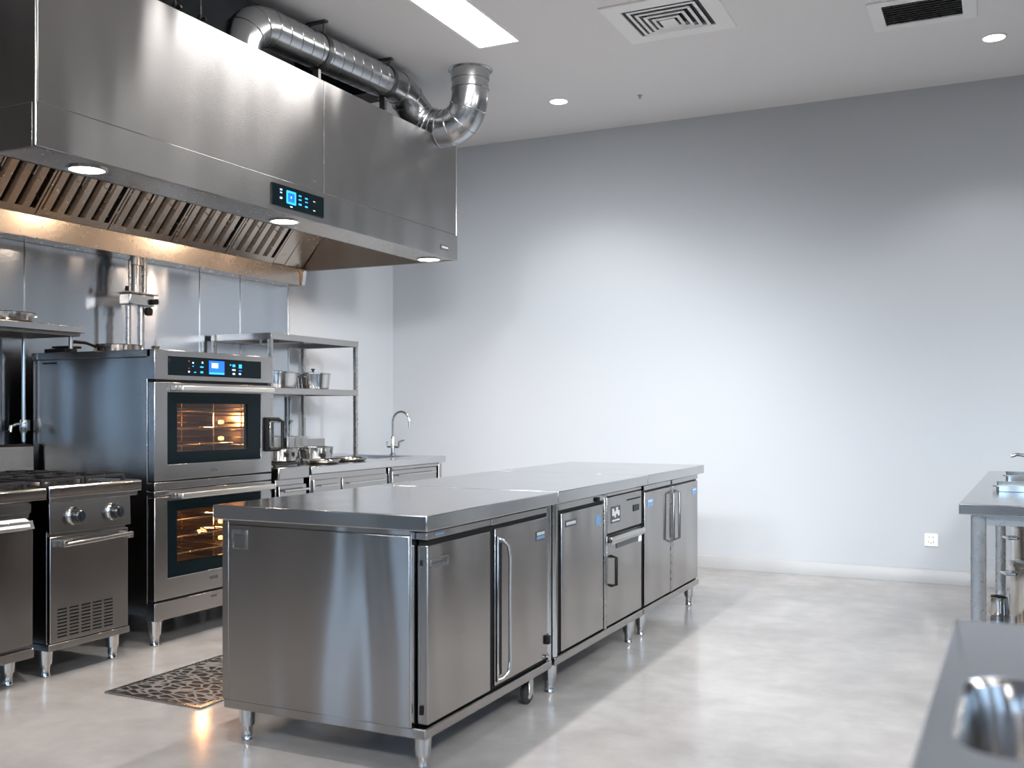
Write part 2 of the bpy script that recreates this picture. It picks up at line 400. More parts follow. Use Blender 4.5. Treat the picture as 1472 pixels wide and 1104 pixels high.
for k in range(NF):
    a = 2.80+k*fw+.004; b = a+fw-.008
    mb = MB()
    for q0, q1 in ((0, .05), (.95, 1)): mb.prism([slope(q0, .006), slope(q1, .006), slope(q1, -.03), slope(q0, -.03)], 'y', a, b)
    for q0, q1 in ((a, a+.014), (b-.014, b)): mb.prism([slope(.05, .006), slope(.95, .006), slope(.95, -.03), slope(.05, -.03)], 'y', q0, q1)
    fr = mb.build('baffle_filter', M['filter'], t)
    nb = 5; pw = (b-a-.028)/nb
    for i in range(nb):
        y0 = a+.014+i*pw+.008; y1 = y0+pw*.56
        # trough shaped slat: two angled flanges and a face
        mb = MB(); p = [(y0, .0), (y0+.004, .008), (y1-.004, .008), (y1, .0), (y1+.006, -.022), (y1+.003, -.022), (y1-.004, .003), (y0+.004, .003), (y0-.003, -.022), (y0-.006, -.022)]
        A, B = [], []
        for yy, off in p:
            s0, s1 = slope(.05, off), slope(.95, off)
            A.append(mb.bm.verts.new((s0[0], yy, s0[1]))); B.append(mb.bm.verts.new((s1[0], yy, s1[1])))
        mb.bm.faces.new(A); mb.bm.faces.new(B[::-1])
        for j in range(len(p)): mb.bm.faces.new([A[j], A[(j+1) % len(p)], B[(j+1) % len(p)], B[j]])
        mb.build('slat', M['filter'], fr)
    for yy in (a+fw*.3, b-fw*.3):
        s0, s1, s2, s3 = slope(.30, .01), slope(.30, .04), slope(.42, .04), slope(.42, .01)
        MB().tube([(q[0], yy, q[1]) for q in (s0, s1, s2, s3)], .004, 8).build('handle', M['chrome'], fr)
MB().prism([(-4.885, 2.155), (-4.735, 2.155), (-4.735, 2.28), (-4.742, 2.28), (-4.75, 2.17), (-4.885, 2.17)], 'y', HY0+.0225, HY1-.0225).build('grease_gutter', M['filter'], t, .002)
MB().prism([(-4.70, HZ0+.004), (-4.735, HZ0-.01), (-4.735, 2.155), (-4.72, 2.155)], 'y', HY1-.06, HY1-.0225).build('gutter_end', M['chrome'], t, .003)
for yy in (3.13, 4.47, 6.04):
    c = (-3.575, yy, HZ0+.004)
    l = MB().lathe(c, [(.088, 0), (.088, -.005), (.074, -.006), (.072, .0)], n=32).build('lamp', M['chrome'], t)
    MB().lathe(c, [(0, -.004), (.072, -.004), (.072, 0), (0, 0)], n=32).build('lens', M['warmlamp'], l)
# control panel of the hood
def icons(parent, x, lst, mat):
    mb = MB()
    for (y, z, w, h) in lst: mb.box(x, x+.0015, y-w/2, y+w/2, z-h/2, z+h/2)
    return mb
cp = MB().box(HX, HX+.008, 4.17, 4.615, 2.293, 2.408).build('control_panel', M['gloss'], t, .002)
x = HX+.008
MB().ring(rrect(4.285, 4.365, 2.317, 2.387, .006), rrect(4.297, 4.353, 2.328, 2.376, .002), 'x', x, x+.0015).build('display', M['cyan'], cp)
MB().box(x, x+.001, 4.297, 4.353, 2.328, 2.376).build('screen', M['blue'], cp)
MB().box(x+.001, x+.002, 4.320, 4.326, 2.347, 2.360).build('icon', M['icon'], cp)
for (y, z, w, h) in ((4.24, 2.381, .016, .008), (4.24, 2.365, .014, .006), (4.24, 2.337, .018, .010), (4.40, 2.376, .022, .007), (4.40, 2.355, .022, .007), (4.40, 2.330, .024, .009),
                     (4.455, 2.372, .022, .007), (4.455, 2.352, .020, .005), (4.455, 2.327, .022, .008), (4.325, 2.304, .018, .006)):
    MB().box(x, x+.0015, y-w/2, y+w/2, z-h/2, z+h/2).build('button', M['icon'] if w < .02 else M['cyan'], cp)
for (y, z) in ((4.525, 2.368), (4.525, 2.318)): MB().box(x, x+.001, y-.009, y+.009, z-.002, z+.003).build('button', M['platelight'], cp, label='dim unlit button')
np_ = MB().box(HX, HX+.004, 5.935, 6.035, 2.312, 2.345).build('nameplate', M['plate'], t, .001)
for k in range(6): MB().box(HX+.004, HX+.005, 5.948+k*.014, 5.957+k*.014, 2.322, 2.335).build('print', M['platelight'], np_)

# ------------------------------------------------------------------ ducts
def ribbed(mb, path, r, ribs, rr=.008):
    pass
DX, DZ, DR = -3.60, 3.345, .105
t = thing('exhaust_duct', 'long galvanised spiral duct running above the hood under the ceiling', 'duct', (DX, 4.9, 3.08))
def DZY(y): return 3.30+(y-4.36)*.042
path = [(DX, 4.135, 3.06), (DX, 4.135, 3.085)] + [(DX, 4.36-.225*math.cos(math.radians(a)), 3.085+.215*math.sin(math.radians(a))) for a in range(10, 91, 10)]
path += [(DX, 4.36+.15*i, DZY(4.36+.15*i)) for i in range(1, 9)] + [(DX, 5.66, DZY(5.66))]
MB().tube(path, DR, 40).build('duct_pipe', M['duct'], t)
def rib(parent, c, nrm, r, w=.004, name='seam_ring', mat='duct'):
    c = Vector(c); n = Vector(nrm).normalized(); up = Vector((0, 0, 1)) if abs(n.z) < .9 else Vector((1, 0, 0))
    a = n.cross(up).normalized(); b = n.cross(a)
    MB().tube([c+(a*math.cos(2*PI*k/40)+b*math.sin(2*PI*k/40))*r for k in range(40)], w, 8, closed=True).build(name, M[mat], parent)
for a in (5, 35, 62, 88): rib(t, (DX, 4.36-.225*math.cos(math.radians(a)), 3.085+.215*math.sin(math.radians(a))), (0, math.sin(math.radians(a)), math.cos(math.radians(a))), DR)
for k in range(12): rib(t, (DX, 4.44+k*.098, DZY(4.44+k*.098)), (0, 1, .22), DR, .0028)
for yy in (4.80, 5.50):
    DZ = DZY(yy)
    mb = MB(); mb.lathe((DX, yy, DZ), [(DR+.001, -.018), (DR+.006, -.018), (DR+.006, .018), (DR+.001, .018)], 'y', 40)
    c = mb.build('clamp_band', M['darksteel'], t)
    for s in (-1, 1):
        MB().cyl((DX+s*.05, yy, DZ+DR-.01), (DX+s*.05, yy, ZC-.01), .006, n=10).build('hanger_rod', M['darksteel'], c)
    MB().box(DX-.07, DX+.07, yy-.015, yy+.015, ZC-.012, ZC-.001).build('bracket', M['darksteel'], c)
    MB().box(DX-.02, DX+.02, yy-.012, yy+.012, HZ1, DZ-DR-.002).build('support_foot', M['satin'], c)
# S bend that dips over the hood front and climbs into the ceiling
t = thing('curved_duct', 'galvanised elbow duct curving from the hood edge up into the ceiling', 'duct', (-3.19, 5.93, 3.2))
def bez(p0, p1, p2, p3, n):
    p0, p1, p2, p3 = map(Vector, (p0, p1, p2, p3))
    return [p0*(1-s)**3+p1*3*s*(1-s)**2+p2*3*s*s*(1-s)+p3*s**3 for s in [i/n for i in range(n+1)]]
Q = bez((-3.60, 5.66, 3.355), (-3.60, 5.83, 3.36), (-3.62, 5.92, 3.18), (-3.46, 5.93, 3.135), 10)
Q += bez((-3.46, 5.93, 3.135), (-3.34, 5.935, 3.10), (-3.19, 5.93, 3.13), (-3.19, 5.93, 3.36), 14)[1:]
Q += [Vector((-3.19, 5.93, 3.42)), Vector((-3.19, 5.93, ZC-.001))]
RR = [.105+.018*min(1, i/12) for i in range(len(Q))]
MB().tube(Q, RR, 40).build('duct_pipe', M['duct'], t)
for i in (0, 3, 6, 8, 10, 12, 15, 18, 21, 24):
    T_ = (Q[i+1]-Q[i-1]) if i else (Q[1]-Q[0])
    rib(t, Q[i], T_, RR[i]+.001, .0045)
rib(t, Q[9], Q[10]-Q[8], RR[9]+.003, .009, 'clamp_band')
MB().lathe((-3.19, 5.93, ZC), [(.124, -.07), (.128, -.07), (.130, -.01), (.150, -.004), (.150, 0), (.124, 0)], n=40).build('ceiling_flange', M['duct'], t)
# threaded rods carrying the hood
def rod(px, py, y_lab):
    t = thing('hanging_rod', y_lab, 'rod', (px, py, HZ1), 'threaded rods above the hood')
    MB().cyl((px, py, HZ1-.001), (px, py, 4.3), .006, n=10).build('rod', M['satin'], t)
    mb = MB(); mb.box(px-.04, px+.04, py-.008, py+.008, 3.26, 3.272); mb.lathe((px, py, 3.27), [(0, -.03), (.014, -.03), (.014, .02), (0, .02)], n=6)
    mb.build('clamp', M['darksteel'], t)
rod(-3.78, 4.04, 'thin vertical rod with a cross clamp left of the duct elbow')
rod(-3.78, 3.86, 'thin vertical rod farthest left above the hood top edge')

# ------------------------------------------------------------------ stainless wall sheets
for (a, b, lab) in ((2.2, 3.862, 'brushed steel wall sheet at the far left behind the high shelf'),
                    (3.866, 5.225, 'wide brushed steel wall sheet behind the vertical pipes'),
                    (5.229, 5.630, 'narrow brushed steel wall sheet between two seams above the oven'),
                    (5.634, 6.17, 'last brushed steel wall sheet beside the bare white wall')):
    tt = thing('steel_wall_sheet', lab, 'wall panel', (XL, (a+b)/2, 0), 'steel sheets cladding the left wall')
    MB().box(XL+.001, XL+.008, a, b, .0, 2.30).build('sheet', M['splash'], tt, .001)
    MB().box(XL+.008, XL+.013, b-.006, b+.001, .2, 2.154).build('joint_strip', M['chrome'], tt)

# ------------------------------------------------------------------ double oven
OX, OY0, OY1, OZ = -3.88, 3.82, 4.735, 1.53
t = thing('double_oven', 'tall stainless double oven with blue lit control panel and two glass doors', 'oven', (-4.3, 4.28, 0))
oven = t
mb = MB()
BXo = OX-.055   # body front
mb.box(-4.78, BXo, OY0+.004, OY0+.03, .16, 1.49); mb.box(-4.78, BXo, OY1-.03, OY1-.004, .16, 1.49)
mb.box(-4.78, -4.75, OY0+.03, OY1-.03, .16, 1.49); mb.box(-4.75, BXo, OY0+.03, OY1-.03, .16, .19)
mb.build('body', M['steel'], t, .002)
MB().box(-4.79, OX-.03, OY0, OY1, 1.491, OZ).build('top_panel', M['steel'], t, .003)
MB().box(BXo, OX, OY0, OY1, 1.376, OZ+.001).build('control_fascia', M['steel'], t, .003)
cp = MB().box(OX, OX+.006, 3.915, 4.635, 1.40, 1.50).build('control_panel', M['gloss'], t, .002)
x = OX+.006
MB().box(x, x+.001, 4.205, 4.325, 1.413, 1.487).build('display', M['blue'], cp)
MB().box(x+.001, x+.0018, 4.225, 4.275, 1.448, 1.475).build('screen_text', M['icon'], cp)
MB().box(x+.001, x+.0018, 4.207, 4.323, 1.414, 1.424).build('screen_bar', M['cyan'], cp)
for (y, z, w, h, m) in ((4.055, 1.478, .010, .007, 'iconred'), (4.085, 1.470, .010, .008, 'icon'), (4.085, 1.452, .008, .005, 'cyan'), (4.055, 1.44, .008, .005, 'iconred'), (4.055, 1.422, .010, .009, 'icon'),
                        (4.10, 1.420, .014, .005, 'cyan'), (4.155, 1.474, .010, .009, 'icon'), (4.150, 1.450, .024, .007, 'cyan'), (4.150, 1.422, .020, .010, 'cyan'),
                        (4.375, 1.470, .009, .007, 'cyan'), (4.402, 1.467, .022, .014, 'cyan'), (4.402, 1.443, .026, .008, 'icon'), (4.402, 1.421, .018, .009, 'icon'), (4.455, 1.465, .024, .022, 'cyan'), (4.455, 1.440, .024, .005, 'blue'), (4.452, 1.422, .016, .009, 'icon')):
    MB().box(x, x+.0012, y-w/2, y+w/2, z-h/2, z+h/2).build('button', M[m], cp)
def oven_door(z0, z1, g0, g1, w0, w1, hz, r):
    d = MB()
    d.ring(rrect(OY0, OY1, z0, z1), rrect(3.909, 4.640, g0, g1), 'x', OX-.045, OX)
    d = d.build('door', M['steel'], t, .003)
    # black glass border and clear window
    MB().ring(rrect(3.909, 4.640, g0, g1, r, 4), rrect(3.978, 4.528, w0, w1, .004, 4), 'x', OX-.03, OX-.002).build('glass_border', M['gloss'], d)
    MB().prism(rrect(3.978, 4.528, w0, w1), 'x', OX-.012, OX-.008).build('window', M['ovenglass'], d)
    h = MB(); h.box(OX+.033, OX+.055, 3.962, 4.70, hz-.016, hz+.014)
    h.build('handle', M['bright'], d, .007, 3)
    mb = MB(); mb.box(OX, OX+.036, 3.93, 3.975, hz-.012, hz+.014); mb.box(OX, OX+.036, 4.665, 4.70, hz-.012, hz+.014)
    mb.build('handle_bracket', M['satin'], d, .002)
    MB().box(OX, OX+.003, 4.225, 4.278, g0-.052, g0-.034).build('badge', M['plate'], d, .0005)
    # cavity
    mb = MB()
    mb.quad((OX-.05, 3.94, g0), (OX-.05, 4.61, g0), (-4.55, 4.61, g0), (-4.55, 3.94, g0))
    mb.quad((OX-.05, 3.94, g1), (OX-.05, 4.61, g1), (-4.55, 4.61, g1), (-4.55, 3.94, g1))
    mb.quad((OX-.05, 3.94, g0), (OX-.05, 3.94, g1), (-4.55, 3.94, g1), (-4.55, 3.94, g0))
    mb.quad((OX-.05, 4.61, g0), (OX-.05, 4.61, g1), (-4.55, 4.61, g1), (-4.55, 4.61, g0))
    mb.quad((-4.55, 3.94, g0), (-4.55, 4.61, g0), (-4.55, 4.61, g1), (-4.55, 3.94, g1))
    cv = mb.build('cavity', M['cavity'], t)
    for k in range(3):
        zz = w0+(.03, .12, .21)[k]
        mb = MB()
        for xx in (-3.96, -4.50): mb.cyl((xx, 3.945, zz), (xx, 4.605, zz), .005, n=8)
        for i in range(12):
            yy = 3.97+i*.055; mb.cyl((-3.96, yy, zz), (-4.50, yy, zz), .0028, n=6)
        mb.build('rack', M['rack'], cv)
    mb = MB()
    for i in range(8):
        zz = g0+.04+i*.042; mb.cyl((-3.97, 4.598, zz), (-4.5, 4.598, zz), .004, n=6)
    for xx in (-3.99, -4.2, -4.45): mb.cyl((xx, 4.598, g0+.01), (xx, 4.598, g1-.01), .004, n=6)
    mb.build('rack_ladder', M['rack'], cv)
    for zz in (w0+.15, w0+.055):
        mb = MB(); mb.lathe((-4.10, 4.55, zz), [(0, -.012), (.014, -.010), (.018, 0), (.014, .010), (0, .012)], n=14); mb.build('oven_bulb', M['bulb'], cv)
    li = bpy.data.lights.new('oven_lamp', 'POINT'); li.energy = 8; li.color = (1, .5, .2); li.shadow_soft_size = .03
    lo = bpy.data.objects.new('oven_lamp', li); COL.objects.link(lo); lo.location = (-4.15, 4.45, w0+.16)
    return d
oven_door(.853, 1.362, .935, 1.312, .998, 1.252, 1.333, .004)
oven_door(.240, .770, .347, .747, .418, .692, .772, .02)
MB().box(BXo, OX, OY0, OY1, .806, .846).build('divider_rail', M['steel'], t, .003)
MB().box(BXo, OX, OY0, OY1, .775, .802).build('divider_rail', M['steel'], t, .003)
# lower door top joins the rail: filler behind the handle
MB().box(BXo, OX-.01, OY0+.02, OY1-.02, .75, .853).build('door_gasket', M['black'], t)
MB().box(BXo, OX-.01, OY0+.02, OY1-.02, 1.340, 1.38).build('door_gasket', M['black'], t)
MB().box(BXo, OX-.01, OY0+.02, OY1-.02, .20, .25).build('door_gasket', M['black'], t)
MB().box(BXo, OX, OY0, OY1, .135, .228).build('base_panel', M['steel'], t, .003)
MB().box(OX, OX+.003, 4.23, 4.27, .197, .207).build('badge', M['plate'], t)
# side latch handle on the right
h = MB(); h.prism(rrect(4.675, 4.705, .975, 1.175, .006), 'x', OX, OX+.02)
h = h.build('latch_handle', M['black'], t, .003)
MB().tube([(OX+.01, 4.70, 1.165), (OX+.05, 4.735, 1.165), (OX+.065, 4.755, 1.15), (OX+.065, 4.755, 1.0), (OX+.05, 4.735, .985), (OX+.01, 4.70, .985)], .011, 10).build('grip', M['black'], h)
MB().box(OX+.02, OX+.03, 4.685, 4.72, 1.0, 1.15).build('latch_plate', M['satin'], h, .002)
for (x, y) in ((-3.93, 3.87), (-3.93, 4.68), (-4.72, 3.87), (-4.72, 4.68)): foot(x, y, .16 if x < -4 else .136, t, r=.032)
for (y, z0) in ((3.84, 1.468),): MB().box(-4.70, -4.60, OY0+.0, OY0+.004, z0, z0+.008).build('vent_slot', M['black'], t)

# ------------------------------------------------------------------ burners / grates
def grate(parent, x0, x1, y0, y1, z, h=.028):
    mb = MB(); w = .006
    mb.ring(rrect(x0, x1, y0, y1, .02, 3), rrect(x0+.012, x1-.012, y0+.012, y1-.012, .012, 3), 'z', z+h-.012, z+h)
    cx, cy = (x0+x1)/2, (y0+y1)/2
    for (a, b, c, d) in ((x0+.01, cx-.035, cy-w, cy+w), (cx+.035, x1-.01, cy-w, cy+w), (cx-w, cx+w, y0+.01, cy-.035), (cx-w, cx+w, cy+.035, y1-.01)):
        mb.box(a, b, c, d, z+h-.014, z+h+.004)
    for (a, b) in ((x0+.01, y0+.01), (x1-.01, y0+.01), (x0+.01, y1-.01), (x1-.01, y1-.01)): mb.box(a-.008, a+.008, b-.008, b+.008, z, z+h-.002)
    g = mb.build('grate', M['iron'], parent, .002)
    MB().lathe((cx, cy, z), [(0, .014), (.028, .014), (.034, .008), (.05, .006), (.055, 0), (0, 0)], n=24).build('burner', M['darksteel'], parent)
    return g

# ------------------------------------------------------------------ two knob range
RX = -3.85
t = thing('gas_range', 'narrow stainless gas range with two black knobs and a louvred door', 'stove', (-4.3, 3.42, 0))
MB().box(-4.74, RX-.02, 3.165, 3.62, .14, .815).build('body', M['steel'], t, .002)
MB().prism([(-4.78, .822), (RX+.028, .822), (RX+.03, .826), (RX+.03, .868), (RX+.022, .876), (-4.78, .876)], 'y', 3.14, 3.675).build('cooktop', M['top'], t, .002)
MB().prism([(RX-.05, .80), (RX+.02, .80), (RX+.02, .822), (RX-.05, .822)], 'y', 3.15, 3.66).build('bullnose', M['steel'], t, .003)
MB().prism([(RX-.02, .67), (RX+.012, .66), (RX+.006, .80), (RX-.02, .80)], 'y', 3.158, 3.625).build('knob_panel', M['steel'], t, .002)
for yy in (3.29, 3.515):
    k = MB().lathe((RX+.008, yy, .732), [(0, 0), (.040, 0), (.042, .006), (.036, .012), (.034, .020), (0, .020)], 'x', 28).build('knob', M['chrome'], t)
    MB().lathe((RX+.03, yy, .732), [(0, -.01), (.026, -.01), (.029, .004), (.028, .024), (.022, .030), (0, .030)], 'x', 20).build('cap', M['knob'], k)
    MB().box(RX+.04, RX+.066, yy-.005, yy+.005, .708, .756).build('grip', M['knob'], k, .002)
d = MB().box(RX-.018, RX+.004, 3.165, 3.615, .165, .645).build('door', M['steel'], t, .003)
h = MB(); h.tube([(RX+.04, 3.21, .607), (RX+.04, 3.60, .620)], .012, 14)
h.build('handle', M['chrome'], d)
for yy in (3.215, 3.595): MB().box(RX+.004, RX+.05, yy-.012, yy+.012, .598, .628).build('handle_bracket', M['satin'], d, .003)
for r_ in range(9):
    for c in range(5):
        y0 = 3.205+c*.066+(.0 if c == 0 else 0); z0 = .185+r_*.0155
        MB().box(RX+.003, RX+.0052, y0, y0+.050, z0, z0+.0062).build('louvre_slot', M['black'], d)
MB().box(-4.0, RX+.004, 3.158, 3.625, .130, .160).build('base_rail', M['steel'], t, .002)
for (x, y) in ((-3.92, 3.20), (-3.92, 3.585), (-4.68, 3.20), (-4.68, 3.585)): foot(x, y, .14, t, r=.03)
grate(t, -4.25, -3.90, 3.165, 3.405, .876); grate(t, -4.25, -3.90, 3.41, 3.65, .876)
grate(t, -4.62, -4.27, 3.165, 3.405, .876); grate(t, -4.62, -4.27, 3.41, 3.65, .876)
MB().prism([(-4.78, .876), (-4.73, .876), (-4.735, 1.02), (-4.75, 1.035), (-4.78, 1.035)], 'y', 3.14, 3.79).build('backguard', M['steel'], t, .002)

# ------------------------------------------------------------------ left undercounter unit
t = thing('cooking_unit', 'stainless cooking unit cut off at the left frame edge beside the range', 'stove', (-4.3, 2.78, 0))
MB().box(-4.74, RX-.02, 2.43, 3.075, .14, .815).build('body', M['steel'], t, .002)
MB().prism([(-4.78, .818), (RX+.028, .818), (RX+.03, .822), (RX+.03, .864), (RX+.022, .872), (-4.78, .872)], 'y', 2.40, 3.125).build('cooktop', M['top'], t, .002)
MB().box(RX-.02, RX+.0, 2.43, 3.07, .765, .805).build('upper_rail', M['steel'], t, .002)
d = MB().box(RX-.018, RX+.006, 2.435, 3.075, .185, .735).build('door', M['steel'], t, .004)
MB().prism([(RX+.006, .745), (RX+.035, .735), (RX+.05, .70), (RX+.046, .698), (RX+.030, .725), (RX+.006, .69)], 'y', 2.50, 3.05).build('handle', M['chrome'], d, .002)
MB().prism([(RX+.010, .7455), (RX+.034, .7365), (RX+.046, .710), (RX+.044, .708)], 'y', 2.75, 3.03).build('label_strip', M['paper'], d)
MB().box(-4.0, RX+.006, 2.43, 3.08, .125, .165).build('base_rail', M['steel'], t, .002)
for (x, y) in ((-3.95, 3.03), (-3.95, 2.50), (-4.68, 3.03), (-4.68, 2.50)): foot(x, y, .14, t, r=.03)
for a in (2.44, 2.77):
    grate(t, -4.25, -3.90, a, a+.32, .872); grate(t, -4.62, -4.27, a, a+.32, .872)
MB().prism([(-4.78, .872), (-4.73, .872), (-4.735, 1.02), (-4.75, 1.035), (-4.78, 1.035)], 'y', 2.40, 3.135).build('backguard', M['steel'], t, .002)

# ------------------------------------------------------------------ high shelf at left and its pans
t = thing('wall_shelf', 'wide brushed steel shelf on the wall at left above the range', 'shelf', (-4.66, 3.0, 1.63))
MB().box(-4.88, -4.45, 2.2, 3.885, 1.632, 1.668).build('shelf_board', M['top'], t, .003)
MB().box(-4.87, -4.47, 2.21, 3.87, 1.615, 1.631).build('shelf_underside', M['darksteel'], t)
for yy in (2.5, 3.35): MB().prism([(-4.885, 1.614), (-4.52, 1.614), (-4.885, 1.42)], 'y', yy, yy+.012).build('bracket', M['steel'], t)
MB().cyl((-4.50, 3.835, 1.532), (-4.50, 3.835, 1.614), .012, n=14).build('shelf_post', M['satin'], t)
MB().lathe((-4.50, 3.835, 1.532), [(0, 0), (.022, 0), (.022, .012), (.013, .016)], n=16).build('post_foot', M['black'], t)

def pan(x, y, z, r, h, label, hdl=None, name='frying_pan', cat='pan', lid=False, mat='chrome', loops=False, group=None):
    t = thing(name, label, cat, (x, y, z), group)
    MB().lathe((x, y, z), [(0, 0), (r*.86, 0), (r*.93, .006), (r*.97, h*.5), (r, h), (r+.006, h+.002), (r+.004, h+.004), (r-.004, h), (r*.94, h*.5), (r*.88, .008), (0, .006)], n=40).build('pan_body', M[mat], t)
    if hdl is not None:
        a = math.radians(hdl); dx, dy = math.cos(a), math.sin(a)
        MB().tube([(x+dx*(r-.004), y+dy*(r-.004), z+h*.75), (x+dx*(r+.05), y+dy*(r+.05), z+h+.008), (x+dx*(r+.13), y+dy*(r+.13), z+h+.012)], [.007, .008, .010], 10).build('handle', M['black'] if not loops else M['chrome'], t)
    if loops:
        for s in (-1, 1):
            yy = y+s*(r-.002)
            MB().tube([(x-.035, yy, z+h*.8), (x-.03, yy+s*.028, z+h*.85), (x+.03, yy+s*.028, z+h*.85), (x+.035, yy, z+h*.8)], .005, 8).build('handle', M['chrome'], t)
    if lid:
        MB().lathe((x, y, z+h+.003), [(r+.008, 0), (r+.008, .005), (r*.8, .012), (r*.3, .018), (0, .019), (0, .015), (r*.8, .006)], n=40).build('lid', M['chrome'], t)
        MB().lathe((x, y, z+h+.021), [(0, 0), (.006, 0), (.007, .01), (.016, .014), (.014, .022), (0, .024)], n=16).build('lid_knob', M['black'], t)
    return t
pan(-4.60, 3.50, 1.6685, .15, .045, 'shallow round steel pan on the high left shelf', None, loops=True)
pan(-4.62, 3.12, 1.6685, .13, .055, 'round steel pan cut off by the left frame edge', None, loops=True)

# pot filler tap on a riser pipe left of the oven
t = thing('pot_filler', 'wall tap with lever on a thin riser pipe left of the oven', 'tap', (-4.82, 3.765, 1.13))
MB().tube([(-4.80, 3.78, 1.63), (-4.80, 3.78, 1.045)], .010, 12).build('riser_pipe', M['chrome'], t)
MB().lathe((-4.80, 3.78, 1.13), [(0, -.035), (.018, -.035), (.022, -.02), (.022, .02), (.018, .035), (0, .035)], n=18).build('valve_body', M['chrome'], t)
MB().tube([(-4.80, 3.78, 1.14), (-4.79, 3.72, 1.142), (-4.785, 3.69, 1.13), (-4.785, 3.685, 1.10)], .010, 10).build('spout', M['chrome'], t)
MB().box(-4.81, -4.79, 3.795, 3.815, 1.105, 1.165).build('valve_cap', M['darksteel'], t, .003)
MB().tube([(-4.80, 3.70, 1.11), (-4.78, 3.66, 1.095)], .010, 8).build('lever', M['black'], t)

# ------------------------------------------------------------------ vertical pipes behind the oven
t = thing('pipe_riser', 'pair of vertical steel pipes with a valve manifold behind the oven top', 'pipes', (-4.78, 4.53, 1.53))
MB().cyl((-4.76, 4.475, 1.534), (-4.76, 4.475, 1.86), .016, n=16).build('pipe', M['satin'], t)
MB().cyl((-4.76, 4.575, 1.534), (-4.76, 4.575, 1.86), .020, n=16).build('pipe', M['satin'], t)
MB().cyl((-4.76, 4.535, 1.92), (-4.76, 4.535, 2.155), .034, n=20).build('thick_pipe', M['satin'], t)
MB().cyl((-4.76, 4.487, 1.92), (-4.76, 4.487, 2.12), .010, n=12).build('pipe', M['satin'], t)
MB().cyl((-4.74, 4.585, 1.92), (-4.74, 4.585, 2.155), .014, n=12).build('pipe', M['satin'], t)
MB().lathe((-4.76, 4.535, 2.12), [(.035, -.02), (.046, -.018), (.046, .018), (.035, .02)], n=20).build('collar', M['satin'], t)
mf = MB().box(-4.80, -4.71, 4.44, 4.64, 1.855, 1.925).build('manifold', M['chrome'], t, .008, 3)
MB().box(-4.81, -4.70, 4.42, 4.66, 1.925, 1.933).build('flange', M['satin'], mf, .002)
MB().lathe((-4.70, 4.625, 1.885), [(0, 0), (.018, 0), (.018, .02), (0, .022)], 'x', 14).build('valve_cap', M['black'], mf)
MB().lathe((-4.74, 4.605, 1.825), [(0, 0), (.026, 0), (.026, .025), (0, .025)], 'x', 18).build('valve_wheel', M['black'], mf)
MB().cyl((-4.745, 4.45, 1.933), (-4.745, 4.45, 1.965), .012, n=12).build('bleed_cap', M['black'], mf)
for (y, r_) in ((4.475, .022), (4.575, .026)):
    MB().lathe((-4.76, y, 1.533), [(0, 0), (r_*1.3, 0), (r_*1.3, .01), (r_, .02), (r_, .06), (r_*.8, .07)], n=14).build('pipe_foot', M['chrome'], t)

# things on top of the oven
pan(-4.43, 4.09, 1.5315, .125, .045, 'shallow dark sided pan on the oven top in front of the pipes', 250, mat='chrome')
t = thing('burner_rack', 'low black burner rack on the back left of the oven top', 'rack', (-4.60, 3.90, 1.531))
MB().box(-4.72, -4.56, 3.845, 3.93, 1.531, 1.553).build('base', M['iron'], t, .004)
MB().box(-4.68, -4.55, 3.86, 3.95, 1.556, 1.568).build('plate', M['iron'], t, .003)
MB().box(-4.64, -4.60, 3.88, 3.92, 1.552, 1.558).build('spacer', M['iron'], t)
t = thing('brass_fitting_tray', 'low metal tray with a knobbed lid on the oven top beside the pan', 'tray', (-4.35, 4.33, 1.531))
MB().ring(rrect(-4.43, -4.28, 4.26, 4.42, .01, 3), rrect(-4.425, -4.285, 4.265, 4.415, .008, 3), 'z', 1.531, 1.553).build('rim', M['satin'], t)
MB().box(-4.425, -4.285, 4.265, 4.415, 1.531, 1.540).build('base', M['satin'], t)
MB().lathe((-4.36, 4.30, 1.54), [(0, 0), (.03, 0), (.02, .02), (.012, .025), (.026, .038), (.02, .046), (0, .047)], n=18).build('lid_knob', M['satin'], t)
t = thing('burner_strip', 'row of low pinkish metal burner heads along the oven top', 'burner', (-4.2, 4.55, 1.531))
MB().box(-4.30, -4.18, 4.42, 4.72, 1.531, 1.539).build('base', M['satin'], t, .002)
for k, (yy, r_) in enumerate(((4.455, .024), (4.53, .018), (4.60, .022), (4.67, .018))):
    MB().lathe((-4.24, yy, 1.539), [(0, 0), (r_, 0), (r_, .008), (r_*.6, .012), (r_*.7, .02), (0, .022)], n=16).build('burner', M['satin'], t)
t = thing('small_black_dish', 'small dark rectangular dish at the right rear of the oven top', 'dish', (-4.62, 4.68, 1.531))
MB().ring(rrect(-4.70, -4.58, 5.0-.36, 5.0-.28, .005, 3), rrect(-4.695, -4.585, 4.645, 4.715, .004, 3), 'z', 1.531, 1.556).build('rim', M['darksteel'], t)
MB().box(-4.695, -4.585, 4.645, 4.715, 1.531, 1.538).build('base', M['darksteel'], t)

